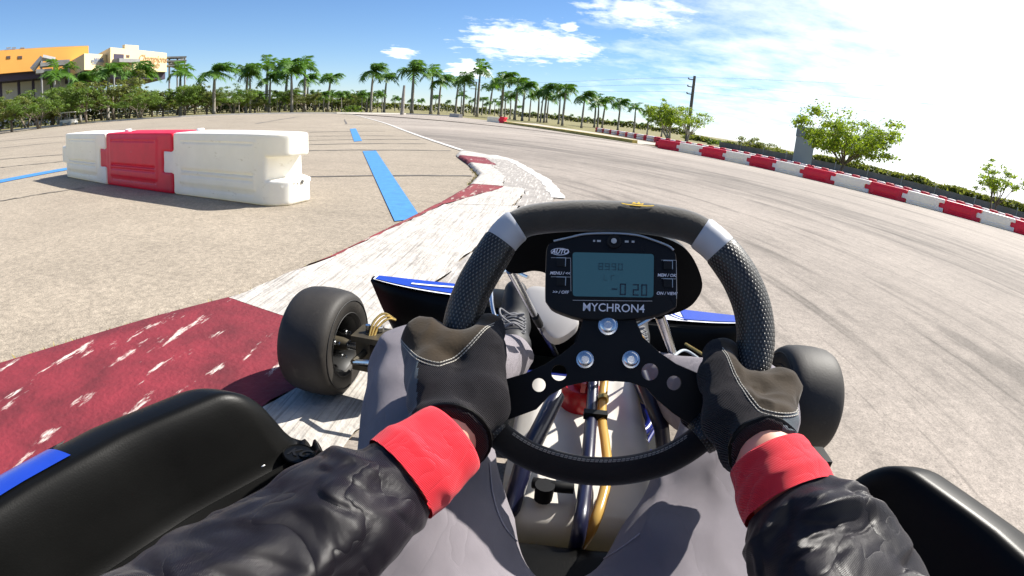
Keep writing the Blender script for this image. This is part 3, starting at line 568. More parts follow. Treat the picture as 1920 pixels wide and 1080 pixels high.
for i, (x, y, D) in enumerate(TL):
    b = AZ(x, 215, D); h = HZ(x, y, D); s = h/ZT[i % 4]; tree(b, (s*1.15, s*1.15, s), f'{ORD[i]} leafy tree from the left in the front rank behind the left-hand palms', 'leafy trees behind the lot', i, i*1.9)
TB = [(-10, 172, 56), (48, 169, 58), (98, 166, 60), (145, 162, 60), (190, 158, 62), (240, 160, 60), (285, 162, 60), (330, 162, 60), (365, 164, 60), (410, 163, 62), (455, 164, 62), (500, 166, 66), (545, 166, 66), (590, 168, 70), (635, 170, 70), (670, 172, 72)]
for i, (x, y, D) in enumerate(TB):
    b = AZ(x, 215, D); h = HZ(x, y, D); s = h/ZT[(i+1) % 4]; tree(b, (s*1.25, s*1.25, s), f'{ORD[i]} leafy tree from the left in the rear rank of the left-hand belt', 'rear rank of leafy trees', i+1, i*2.3)
# slender understory trunks between the palms on the left
for i, x in enumerate(sorted((598, 606, 622, 630, 640, 652, 664, 678, 686, 708, 716, 448, 484, 520, 556, 590))):
    D = 57+(i % 3)*3; b = AZ(x, 212, D); e = empty('young_palm', (b[0], b[1], -.045), f'{ORD[i]} young slender palm from the left in the shade of the tree belt', 'palm', 'young palms under the tree belt'); s = HZ(x, 178, D)/4.6; e.scale = (s, s, s*1.05); e.rotation_euler = (0, 0, i)
    for nm, me in (('trunk', PALM[i % 4][0]), ('crown', PALM[i % 4][1])): o = bpy.data.objects.new(nm, me); COL.objects.link(o); o.parent = e
def single_tree(px, py, D, top, cwpx, label, geo, ml, bark, lean=(0, 0)):
    b = AZ(px, py, D); h = HZ(px, top, D); e = empty('leafy_tree', (b[0], b[1], -.045), label, 'tree'); wd, lf = geo(h, cwpx/930*D)
    for mb, nm, m in ((wd, 'trunk', bark), (lf, 'crown', ml)):
        mb.v = [(x+lean[0]*z, y+lean[1]*z, z) for x, y, z in mb.v]; o = bpy.data.objects.new(nm, tomesh(mb, nm, m, nm == 'trunk')); COL.objects.link(o); o.parent = e
    return e
single_tree(1574, 318, 19.5, 218, 150, 'wide flat-crowned green tree behind the middle of the right-hand barriers', lambda h, c: tree_geo(31, h, c, h*.58, 1, 230, 12000, .058, low=.44), M_leaf2, M_bark, (.10, -.10))
single_tree(1256, 258, 38, 188, 88, 'many-stemmed tree with pale stems beside the utility pole', lambda h, c: tree_geo(37, h, c, h*.68, 5, 150, 5500, .085, low=.3), M_leaf2, M_bark2)
single_tree(1290, 262, 36, 206, 85, 'thin spreading tree with bare twigs in front of the utility pole', lambda h, c: tree_geo(41, h, c, h*.5, 2, 55, 1300, .08, .25, low=.40), M_leaf2, M_bark2, (.15, -.1))
single_tree(1868, 372, 21, 300, 92, 'sparse half-bare tree at the right edge of the picture', lambda h, c: tree_geo(47, h, c, h*.6, 2, 80, 2200, .05, .3, low=.38), M_leaf2, M_bark, (.1, -.1))
single_tree(1412, 290, 46, 257, 75, 'low round bush with pale leaves behind the barriers', lambda h, c: tree_geo(53, h, c, h*.8, 3, 60, 1500, .10, low=.2), M_leaf3, M_bark2)
single_tree(1345, 275, 48, 262, 40, 'small dark shrub left of the pale round bush', lambda h, c: tree_geo(59, h, c, h*.85, 2, 40, 800, .10, low=.2), M_leaf, M_bark)
# ---- hedge banks (one mass of leaves each)
def hedge(name, pts, label, ml, n_leaf, ls, seed):
    rg = random.Random(seed); mb = MB(); P = [V3(p) for p in pts]; hs = [p[2] for p in P]; A = np.array(P); ln = np.concatenate([[0], np.cumsum(np.linalg.norm(np.diff(A[:, :2], axis=0), axis=1))])
    bumps = [(rg.uniform(0, ln[-1]), rg.uniform(.5, 1.6), rg.uniform(.0, .35)) for _ in range(int(ln[-1]/1.2))]
    for k in range(n_leaf):
        t = rg.uniform(0, ln[-1]); c = np.array([np.interp(t, ln, A[:, i]) for i in range(3)]); h = c[2]*(1+sum(a*math.exp(-((t-q)/w_)**2) for q, w_, a in bumps if abs(t-q) < 3*w_)-.12); z = h*rg.random()**.6*1.02; wd = 1.1*(1-.5*z/h)
        p = np.array((c[0]+rg.gauss(0, .5)*wd, c[1]+rg.gauss(0, .5)*wd, z-.03)); n_ = nrm([rg.gauss(0, 1), rg.gauss(0, 1), .6+rg.gauss(0, .6)]); u = nrm(np.cross(n_, [rg.gauss(0, 1) for _ in range(3)])); v = np.cross(n_, u); s = ls*rg.uniform(.6, 1.4); mb.add([p-u*s, p+v*s*.5, p+u*s, p-v*s*.5], [(0, 1, 2, 3)])
    return tag(mb.build(name, ml), label, 'hedge', kind='stuff')
def hp(px, ytop, D): b = AZ(px, ytop+10, D); return (b[0], b[1], max(.25, HZ(px, ytop, D)*.78))
hedge('hedge', [hp(1290, 250, 60), hp(1345, 262, 58), hp(1400, 270, 56), hp(1460, 282, 54), hp(1540, 290, 50), hp(1600, 302, 48), hp(1680, 322, 46), hp(1740, 338, 45), hp(1800, 352, 44), hp(1860, 366, 42), hp(1960, 398, 42)], 'long green hedge on the horizon behind the right-hand barriers', M_leaf3, 15000, .16, 3)
hedge('far_scrub', [hp(640, 190, 130), hp(760, 194, 135), hp(860, 198, 140), hp(960, 206, 140), hp(1080, 218, 140), hp(1200, 231, 135), hp(1300, 248, 130)], 'thin band of distant scrub along the horizon under the palms', M_leaf3, 6000, .35, 5)
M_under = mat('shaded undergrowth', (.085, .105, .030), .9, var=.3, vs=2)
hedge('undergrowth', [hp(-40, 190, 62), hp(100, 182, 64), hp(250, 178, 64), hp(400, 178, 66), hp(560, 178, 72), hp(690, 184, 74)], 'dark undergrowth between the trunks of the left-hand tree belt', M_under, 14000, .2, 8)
e0 = G(706, 212.5); hedge('low_bush', [AZ(658, 205, 50)+np.array((0, 0, .75)), AZ(664, 205, 50)+np.array((0, 0, .8))], 'low spiky bush on the dry grass beyond the lot edge', M_leaf, 350, .12, 9)

# ------------------------------------------------------------------ utility poles, wires, pillar, fence
M_pole = mat('weathered wood pole', (.13, .115, .10), .9, var=.2, vs=4); M_wire = mat('cable', (.30, .34, .38), .6); M_gpill = mat('grey painted panel', (.33, .37, .40), .7, var=.06, vs=2); M_gdark = mat('dark grey panel', (.22, .25, .28), .8)
DP = 42.0; pb = AZ(1288, 259, DP); pt = HZ(1306, 143, DP); up = empty('utility_pole', (pb[0], pb[1], 0), 'tall wooden utility pole with three short cross-arms', 'pole')
MB().tube([(pb[0], pb[1], -.05), (pb[0], pb[1], pt)], [.16, .11], 10).build('post', M_pole, up, True)
arm = []
rdir = nrm((CR[0], CR[1], 0))
for k, f_ in enumerate((.94, .83, .72)):
    z = pt*f_; q = pb+np.array((0, 0, z))-rdir*.48; MB().tube([pb+np.array((0, 0, z)), q], .045, 6).build('cross_arm', M_pole, up); MB().lathe([(0, .05), (.06, .07), (.12, .04)], q, (0, 0, 1), 8).build('insulator', M_gdark, up, True); arm.append(q+np.array((0, 0, .12)))
P2 = AZ(2150, 500, 24); P3 = AZ(889, 215, 78)
for k, q in enumerate(arm):
    rt = P2+np.array((0, 0, [5.4, 4.55, 3.85][k])); mid = (q+rt)/2-np.array((0, 0, .35)); tag(MB().tube(spline([q, mid, rt], 14), .0055, 4).build('power_line', M_wire), f'{["top", "middle", "bottom"][k]} power line running right from the utility pole', 'cable', 'power lines')
    lt = P3+np.array((0, 0, [5.0, 4.5, 4.0][k])); mid = (q+lt)/2-np.array((0, 0, .45)); tag(MB().tube(spline([q, mid, lt], 14), .009, 4).build('power_line', M_wire), f'{["top", "middle", "bottom"][k]} power line running left from the utility pole', 'cable', 'power lines')
p3 = empty('utility_pole', P3, 'slim distant utility pole among the tall palms', 'pole'); MB().tube([P3-(0, 0, .05), P3+(0, 0, 5.1)], [.15, .11], 8).build('post', M_pole, p3, True)
for z in (5.0, 4.5, 4.0): MB().tube([P3+np.array((0, 0, z))-rdir*.8, P3+np.array((0, 0, z))+rdir*.1], .05, 5).build('cross_arm', M_pole, p3)
DQ = 26.0; qb = AZ(1503, 305, DQ); qt = HZ(1508, 238, DQ); zb = -.05; fw = nrm((-(qb-CAM)[0], -(qb-CAM)[1], 0)); sdv = np.array((-fw[1], fw[0], 0)); pl = empty('grey_pillar', (qb[0], qb[1], 0), 'leaning-looking grey slab pillar half hidden by the flat-crowned tree', 'pillar')
Mq = frameM(qb, sdv, -fw, (0, 0, 1)); MB().box((-.46, -.25, zb), (.46, .25, qt*.74), Mq).build('slab', M_gpill, pl); MB().box((-.49, -.28, qt*.74+.003), (.49, .28, qt), Mq).build('cap_panel', M_gdark, pl)
# guard rail in front of the tree belt
M_galv = mat('galvanised steel', (.32, .33, .33), .5, .6, var=.15, vs=3); rail = [G(-40, 247), G(60, 236.5), G(150, 228.5), G(240, 222), G(330, 216), G(400, 213)]
rail = [p+nrm((p-CAM)*(1, 1, 0))*4.0*(1, 1, 0) for p in rail]; rl = spline(rail, 6); gr = empty('guard_rail', rail[2], 'long low steel guard rail in front of the left-hand trees', 'guard rail')
ridge_v = []
MB().tube([p+np.array((0, 0, .42)) for p in rl], .07, 6).build('rail', M_galv, gr); MB().tube([p+np.array((0, 0, .20)) for p in rl], .05, 6).build('rail', M_galv, gr)
for p in resample(rl, 2.2): MB().tube([p-(0, 0, .05), p+(0, 0, .5)], .05, 6).build('post', M_galv, gr)
M_cart = mat('white cart body', (.75, .75, .72), .4); M_glass = mat('dark glass', (.02, .03, .04), .1); ct = AZ(128, 212, 47); ce = empty('utility_cart', (ct[0], ct[1], 0), 'small white open cart with a roof parked under the trees', 'cart')
Mc = frameM(ct, rdir, np.array((-rdir[1], rdir[0], 0)), (0, 0, 1)); MB().box((-.7, -.35, .18), (.7, .35, .45), Mc).build('body', M_cart, ce); MB().box((-.55, -.36, .98), (.55, .36, 1.04), Mc).build('roof', M_cart, ce)
for x in (-.5, .5):
    for y in (-.33, .33): MB().box((x-.02, y-.02, .451), (x+.02, y+.02, .979), Mc).build('roof_post', M_galv, ce); MB().lathe([(-.05, .16), (.05, .16)], Mc @ Vector((x, y*1.1, .16)), tuple(Mc.to_3x3() @ Vector((0, 1, 0))), 12).build('wheel', M_wire, ce, True)
MB().box((-.2, -.33, .451), (.25, .33, .62), Mc).build('seat', M_glass, ce)
# dark barriers / fence behind the right tyre row
M_net = mat('dark mesh fence', (.20, .185, .175), .9, var=.2, vs=2); fpts = [G(1300, 262)+0, *[AZ(x, 300, D) for x, D in ((1345, 44), (1450, 40), (1560, 36), (1680, 34), (1800, 32), (1960, 32))]]
fpts = fpts[1:]; fe = empty('mesh_fence', fpts[2], 'low dark mesh fence under the hedge behind the right-hand barriers', 'fence')
fv = []; fs_ = spline(fpts, 6)
for p in fs_: fv += [(p[0], p[1], -.05), (p[0], p[1], .42)]
a_ = off_line(fs_, .02); vv = []
for p, q in zip(fs_, a_): vv += [(p[0], p[1], -.05), (p[0], p[1], .40), (q[0], q[1], .40), (q[0], q[1], -.05)]
mesh('fence_mesh', vv, [(4*i+k, 4*i+(k+1) % 4, 4*i+4+(k+1) % 4, 4*i+4+k) for i in range(len(fs_)-1) for k in range(4)], M_net, fe)
for p in resample(fs_, 2.4): MB().tube([p-(0, 0, .05), p+(0, 0, .55)], .035, 6).build('post', M_galv, fe)

# ------------------------------------------------------------------ buildings on the left
M_orange = mat('orange render', (.80, .38, .085), .85, var=.05, vs=.3); M_beige = mat('cream render', (.74, .60, .36), .85, var=.05, vs=.3); M_under2 = mat('shadow purple', (.05, .04, .07), .8); M_win = mat('window glass', (.10, .07, .06), .2); M_wfr = mat('window frame', (.35, .20, .08), .7); M_steel = mat('grey steel', (.25, .25, .25), .6, var=.2, vs=2); M_lett = mat('brown letters', (.46, .27, .12), .7); M_sign = mat('grey blue sign', (.22, .25, .33), .6); M_whiteb = mat('white wall', (.7, .7, .72), .8); M_roofd = mat('roof deck', (.30, .27, .24), .9)  # soffit purple: shadow under the raised floors put into the colour
def col_px(px, D): b = AZ(px, 200, D); return b
def prism(name, foot, ztops, zb, m, parent):       # wall ring following a footprint with a top height per corner
    n_ = len(foot); v = [(p[0], p[1], zb) for p in foot]+[(p[0], p[1], z) for p, z in zip(foot, ztops)]
    f = [(i, (i+1) % n_, n_+(i+1) % n_, n_+i) for i in range(n_)]+[tuple(range(n_-1, -1, -1)), tuple(range(n_, 2*n_))]
    o = mesh(name, v, f, m, parent); bm = bmesh.new(); bm.from_mesh(o.data); bmesh.ops.recalc_face_normals(bm, faces=bm.faces); bm.to_mesh(o.data); bm.free(); return o
def wall_pt(A, B, px, py):                          # point of the vertical plane through A, B seen at a pixel, with the plane's frame
    A, B = V3(A), V3(B); t = nrm(B-A); nn = np.array((t[1], -t[0], 0));
    if np.dot(nn, CAM-A) < 0: nn = -nn
    d = cray(px, py); s = np.dot(A-CAM, nn)/np.dot(d, nn); return CAM+d*s, nn
def on_wall(name, A, B, x0, y0, x1, y1, th, m, parent):
    q0, nn = wall_pt(A, B, x0, y0); q1, _ = wall_pt(A, B, x1, y1); t = nrm((q1-q0)*(1, 1, 0)); lo, hi = sorted((q0[2], q1[2])); ln = np.linalg.norm((q1-q0)[:2])
    M_ = frameM((q0[0], q0[1], 0), t, nn, (0, 0, 1)); return MB().box((0, .004, lo), (ln, th, hi), M_).build(name, m, parent)
oA, oB = col_px(-120, 84), col_px(168, 84); oz1, oz0 = HZ(70, 91.5, 84), HZ(35, 136, 84); dv = nrm((oA+oB)/2-CAM)*(1, 1, 0)
ob = empty('orange_building', ((oA+oB)/2), 'long orange building raised on columns at the upper left', 'building')
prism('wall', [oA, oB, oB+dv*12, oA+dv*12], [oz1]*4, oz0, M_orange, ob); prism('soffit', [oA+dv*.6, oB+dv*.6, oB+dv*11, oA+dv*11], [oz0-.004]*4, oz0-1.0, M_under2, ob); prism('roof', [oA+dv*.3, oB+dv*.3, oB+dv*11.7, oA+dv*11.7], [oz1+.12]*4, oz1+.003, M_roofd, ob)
for x in (12, 22, 38): o = on_wall('roof_vent', oA+dv*.5, oB+dv*.5, x, 91.4, x+8, 88.8, .3, M_steel, ob)
for x0, x1 in ((12, 20), (33, 42)): w_ = on_wall('window', oA, oB, x0, 105, x1, 110, .05, M_wfr, ob); on_wall('pane', oA, oB, x0+.8, 105.7, x1-.8, 109.3, .08, M_win, w_)
prism('ground_floor', [oA+dv*5, oB+dv*5, oB+dv*10, oA+dv*10], [oz0-1.01]*4, 0, M_whiteb, ob)
for x in (-30, 3, 37, 64, 98): c = col_px(x, 85.5); MB().tube([(c[0], c[1], 0), (c[0], c[1], oz0-.9)], .22, 8).build('column', M_under2, ob, True)
cb = empty('cream_building', col_px(200, 78), 'cream building with a stepped parapet and brown script lettering', 'building')
A1, B1, C1 = col_px(120, 90), col_px(160, 74), col_px(207.5, 77.5); z1, z0 = HZ(160, 100, 74), HZ(160, 131, 74)
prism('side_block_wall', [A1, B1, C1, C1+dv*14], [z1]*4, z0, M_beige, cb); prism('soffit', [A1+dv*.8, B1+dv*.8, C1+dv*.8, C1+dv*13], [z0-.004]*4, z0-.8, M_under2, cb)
A2, B2, C2 = col_px(164, 92), col_px(208.5, 75), col_px(313, 82); zz1, zz0 = HZ(209, 88.6, 75), HZ(313, 134.7, 82)
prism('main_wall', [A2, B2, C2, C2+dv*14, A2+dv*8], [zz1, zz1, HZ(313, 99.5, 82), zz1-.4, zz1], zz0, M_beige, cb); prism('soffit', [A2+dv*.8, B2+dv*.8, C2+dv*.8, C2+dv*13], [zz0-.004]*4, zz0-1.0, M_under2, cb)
p0, nn2 = wall_pt(B2, C2, 234, 90); p1, _ = wall_pt(B2, C2, 260, 90); zp = HZ(247, 85.5, 78); t2 = nrm((p1-p0)*(1, 1, 0)); MB().box((0, -.5, zz1-2.2), (float(np.linalg.norm((p1-p0)[:2])), .006, zp), frameM((p0[0], p0[1], 0), t2, nn2, (0, 0, 1))).build('parapet', M_beige, cb)
on_wall('doorway', B2, C2, 213, 101, 232, 117, .02, M_under2, cb)
for y0, y1 in ((103, 108), (119, 125)): w_ = on_wall('window', B2, C2, 236.5, y0, 242.5, y1, .06, M_wfr, cb); on_wall('pane', B2, C2, 237.3, y0+.7, 241.7, y1-.7, .09, M_win, w_)
for bx in ((211, 118, 250, 112.5),): on_wall('balcony', B2, C2, *bx, 1.4, M_steel, cb)
for x in (248.5, 213.5): c, _ = wall_pt(B2-dv*1.2, C2-dv*1.2, x, 118); MB().tube([(c[0], c[1], zz0-2), (c[0], c[1], c[2])], .12, 6).build('balcony_post', M_steel, cb)
def wtext(body, x, y, size, m, sh=0.0, A=B2, B=C2, sx=1.0):
    c, nn = wall_pt(A, B, x, y); t = nrm(V3(B)-V3(A)); return text('sign_letters', body, size, m, cb, frameM(c+nn*.06, t, (0, 0, 1), nn), sh, .02, .012, sx)
wtext('Champions', 286, 110.5, 1.32, M_lett, .35, sx=.92); wtext('Club', 287, 122, 1.25, M_lett, .35)
wtext('MIAMI', 184, 112, .62, M_sign, .2, B1, C1); wtext('SPEEDWAY', 183, 115.6, .5, M_sign, 0, B1, C1); on_wall('sign_bar', B1, C1, 172.5, 120.4, 192, 119.4, .05, M_sign, cb)
# steel stair towers
st = empty('stair_tower', col_px(331, 84), 'dark steel stair tower at the right end of the cream building', 'stairs')
def lev(px0, px1, D, y, th, name, m, parent, dep=2.2):
    a, b = col_px(px0, D), col_px(px1, D); z = HZ((px0+px1)/2, y, D); prism(name, [a, b, b+dv*dep, a+dv*dep], [z]*4, z-th, m, parent)
    return a, b, z
for y in (105.5, 112.5, 121): lev(313.5, 350, 82.6, y, .22, 'landing', M_steel, st)
for x in (318, 333, 347): c = col_px(x, 83.2); MB().tube([(c[0], c[1], 0), (c[0], c[1], HZ(x, 106, 83))], .14, 6).build('post', M_steel, st)
for (xa, ya, xb, yb) in ((316, 121, 345, 112.5), (345, 130, 316, 121)): p, q = PD(xa, ya, 86.0), PD(xb, yb, 86.0); MB().tube([p, q], .28, 4).build('stair_flight', M_steel, st)
s2 = empty('stair_tower', col_px(105, 80), 'grey stair with a balcony in front of the orange wall', 'stairs')
for x0, x1, y in ((78, 133, 115.5), (70, 100, 129)): lev(x0, x1, 79, y, .5, 'landing', M_steel, s2)
lev(100, 133, 78.6, 112.2, .25, 'railing', M_steel, s2, .15)
for x in (80, 104, 131): c = col_px(x, 79.4); MB().tube([(c[0], c[1], 0), (c[0], c[1], HZ(x, 113.5, 79))], .16, 6).build('post', M_steel, s2)
for (xa, ya, xb, yb) in ((60, 131, 80, 108), (80, 108, 103, 113)): p, q = PD(xa, ya, 80.0), PD(xb, yb, 80.0); MB().tube([p, q], .4, 4).build('stair_flight', M_steel, s2)

# ------------------------------------------------------------------ go-kart
def lathe_open(prof, c, ax, seg=40):
    v, f = lathe_geo(prof, c, ax, seg); return v, f[:-2]
M_tyre = mat('worn slick rubber', (.024, .021, .018), .62, var=.35, vs=14, bump=.22, bs=220, spec=.4, wear=((.075, .066, .054), 11, .58, (1, 1, 1), 0, .16)); M_tside = mat('tyre sidewall', (.022, .021, .020), .6, var=.2, vs=12)
M_rim = mat('black wheel rim', (.012, .012, .012), .5, .2); M_chrome = mat('zinc plated steel', (.62, .63, .64), .22, 1.0, var=.1, vs=20); M_blk = mat('black plastic', (.0035, .0035, .0033), .38, var=.3, vs=9, bump=.18, bs=420, spec=.13, wear=((.012, .011, .010), 22, .66, (1, 1, 1), 0, .10)); M_blkm = mat('black anodised plate', (.006, .006, .0065), .55, .0, spec=.2); M_brown = mat('oily steel', (.06, .05, .032), .55, .4, var=.4, vs=25)
M_frame = mat('blue painted tube', (.006, .012, .13), .3, coat=.5); M_navy = mat('dark navy tube', (.008, .009, .030), .35, coat=.3); M_tank = mat('white tank plastic', (.58, .55, .50), .38, var=.10, vs=8, trans=.15); M_redcap = mat('red tank cap', (.45, .006, .010), .25); M_hose = mat('amber fuel hose', (.55, .36, .10), .25, trans=.3); M_sblue = mat('blue sticker', (.010, .04, .34), .3, coat=.2, var=.1, vs=20); M_swhite = mat('white sticker', (.75, .75, .78), .3); M_gold = mat('brass metal', (.55, .38, .12), .35, .8, var=.3, vs=40); M_gpanel = mat('light grey plastic', (.42, .40, .38), .5, var=.06, vs=6)
KART = empty('go_kart', (0, -.55, 0), 'blue framed racing go-kart seen from the driver\'s seat', 'go-kart')
DEL = R_(-3.6)
def front_wheel(sx):
    ax = np.array((math.cos(DEL), math.sin(DEL), 0))*sx; c = np.array((sx*.58, 0, .1312+(.013 if sx < 0 else 0)))    # ax points outward
    tp = [(-.046, .068), (-.058, .072), (-.064, .084), (-.0665, .098), (-.0645, .112), (-.058, .1215), (-.046, .1270), (-.02, .1303), (0, .1308), (.02, .1303), (.046, .1270), (.058, .1215), (.0645, .112), (.0665, .098), (.064, .084), (.058, .072), (.046, .068)]
    tp = [(a, b) for a, b in tp]; fine = []
    for i in range(len(tp)-1): fine += [tp[i], ((tp[i][0]+tp[i+1][0])/2, (tp[i][1]+tp[i+1][1])/2)]
    fine.append(tp[-1]); wroot = mesh('front_wheel', *lathe_open([(-.050, .0675), (-.054, .0690), (-.050, .066), (-.03, .058), (.02, .056), (.046, .064), (.052, .0685), (.048, .064), (.03, .050), (.026, .012), (.022, .050)], c, ax, 40), M_rim, KART, True)
    mesh('tyre', *lathe_open(fine, c, ax, 56), [M_tyre], wroot, 'all')
    for k, (r_, a0) in enumerate(((.078, -.0635), (.108, -.0662))):
        v, f, _ = tube_geo([c+ax*a0+(np.array((-ax[1], ax[0], 0))*math.cos(t)+np.array((0, 0, 1.0))*math.sin(t))*r_ for t in np.linspace(0, 6.2832, 41)], .0012, 5, False); mesh('sidewall_ring', v, f, M_tside, wroot, 'all')
    MB().lathe([(-.066, .012), (-.05, .016), (.02, .018), (.03, .016)], c, ax, 16).build('hub', M_brown, wroot, True)
    for k in range(3):
        t = k*2.094+.5; p = c-ax*.035+(np.array((-ax[1], ax[0], 0))*math.cos(t)+np.array((0, 0, 1.0))*math.sin(t))*.034; MB().lathe([(-.012, .0075), (.012, .0075)], p, ax, 6).build('wheel_nut', M_chrome, wroot); MB().lathe([(-.022, .0045), (-.012, .0045)], p, ax, 8).build('wheel_stud', M_chrome, wroot)
    inn = c-ax*.10
    sp = MB().tube([c-ax*.02, inn], .011, 12).build('spindle', M_chrome, KART, True)
    yk = empty; A = frameM(c-ax*.135, ax, np.array((-ax[1], ax[0], 0))*sx, (0, 0, 1))
    mb = MB(); mb.box((-.060, -.034, .030), (.045, .034, .044), A); mb.box((-.060, -.034, -.044), (.045, .034, -.030), A); mb.box((-.060, -.034, -.0299), (-.048, .034, .0299), A); y_ = mb.build('steering_yoke', M_brown, KART); y_['kind'] = 'stuff'
    MB().box((.002, -.024, -.0295), (.038, .024, .0295), A).build('kingpin_block', M_brown, KART); MB().tube([A @ Vector((.016, 0, -.06)), A @ Vector((.016, 0, .062))], .006, 8).build('kingpin', M_chrome, KART, True)
    MB().tube([A @ Vector((-.03, 0, -.02)), A @ Vector((-.10, -.02*sx, -.045)), (sx*.30, -.03, .065)], .016, 12).build('axle_tube', M_frame, KART, True)
    MB().tube([A @ Vector((.02, -.07, .0)), A @ Vector((-.05, -.08, .015)), (sx*.05, -.07, .135)], .006, 8).build('tie_rod', M_chrome, KART, True)
    MB().tube([A @ Vector((.016, -.01, .0)), A @ Vector((.02, -.075, .0))], .008, 8).build('steering_arm', M_brown, KART, True)
    for zz_ in (.047, -.060): MB().lathe([(0, .010), (.010, .010), (.012, .006)], A @ Vector((-.010, .010, zz_)), (0, 0, 1), 6).build('bolt', M_chrome, KART)
front_wheel(-1); front_wheel(1)
# amber brake wire bundle beside the left wheel
for k in range(3): MB().tube(spline([PD(742, 600, 1.20), PD(720+4*k, 588+5*k, 1.19), PD(700+5*k, 605+4*k, 1.18), PD(690+4*k, 640, 1.17)], 6), .0028, 6).build('wire', M_gold, KART, True)
# chassis
for sx in (-1, 1):
    MB().tube(spline([(sx*.27, .16, .06), (sx*.30, -.03, .06), (sx*.27, -.35, .05), (sx*.31, -.75, .05), (sx*.33, -1.1, .055), (sx*.30, -1.45, .08)], 6), .016, 12).build('chassis_rail', M_frame, KART, True)
    MB().tube(spline([(sx*.24, .14, .06), (sx*.25, .24, .08), (sx*.20, .33, .10), (0, .35, .10)], 6), .010, 10).build('bumper_tube', M_chrome, KART, True)
    MB().tube([(sx*.27, -.44, .06), (sx*.335, -.445, .16), (sx*.36, -.45, .185)], .009, 10).build('pod_bracket', M_chrome, KART, True)
    MB().tube([(sx*.31, -.9, .06), (sx*.50, -.9, .16)], .010, 10).build('pod_bar', M_chrome, KART, True)
for y in (.13, -.16, -.60, -1.15): MB().tube([(-.29, y, .055), (.29, y, .055)], .014, 10).build('cross_tube', M_frame, KART, True)
mesh('floor_tray', *(lambda b: (b.v, b.f))(MB().box((-.25, -.14, .030), (.25, .30, .034))), M_blkm, KART)
# front fairing
def fairing():
    v = []; n_ = 48; prof = [(.02, .055), (.0, .075), (-.012, .11), (-.012, .15), (-.004, .185), (.0, .199), (.006, .206), (.035, .212), (.060, .212), (.072, .205), (.105, .17), (.135, .10), (.11, .05)]
    for i in range(n_+1):
        s = -1+2*i/n_; x = s*.525-.005; y0 = .205+.045*abs(s)**6; dp = 1+.9*(1-s*s)-.55*abs(s)**8
        for dy, z in prof:
            fl = 1+.05*abs(s)**4-.15*abs(s)**5*max(0, 1-(z/.206)**2); v.append((x*fl, y0+dy*(dp if dy > 0 else 1), z+(.010*abs(s)**3 if z > .18 else 0)))
    m_ = len(prof); f = [(i*m_+k, i*m_+k+1, (i+1)*m_+k+1, (i+1)*m_+k) for i in range(n_) for k in range(m_-1)]+[tuple(range(m_)), tuple(n_*m_+m_-1-k for k in range(m_))]
    o = mesh('front_fairing', v, f, M_blk, KART, True)
    def topz(s, q): y0 = .205+.045*abs(s)**6; dp = 1+.9*(1-s*s)-.55*abs(s)**8; return (s*.525-.005)*(1+.05*abs(s)**4), y0+(.006+q*.056)*dp, .2130+.002*math.sin(q*3.1416)+.010*abs(s)**3
    def st(name, s0, s1, qa, qb, m, lift):
        vv = []; k_ = 26
        for i in range(k_+1):
            s = s0+(s1-s0)*i/k_
            for q in (qa(i/k_), qb(i/k_)): x, y, z = topz(s, q); vv.append((x, y, z+lift))
        return mesh(name, vv, [(2*i, 2*i+1, 2*i+3, 2*i+2) for i in range(k_)], m, o)
    st('sticker', -.985, -.52, lambda t: .0, lambda t: .98, M_swhite, .0015); st('sticker', .42, .985, lambda t: .0, lambda t: .98, M_swhite, .0015)
    st('sticker', -.975, -.53, lambda t: .10, lambda t: .97, M_sblue, .0030); st('sticker', .60, .975, lambda t: .10, lambda t: .95, M_sblue, .0030)
    st('sticker_flash', -.80, -.54, lambda t: .30+.25*t, lambda t: .42+.25*t, M_swhite, .0045); st('sticker_flash', .44, .62, lambda t: .25+.2*math.sin(t*5), lambda t: .40+.25*math.sin(t*5), M_sblue, .0045)
fairing()
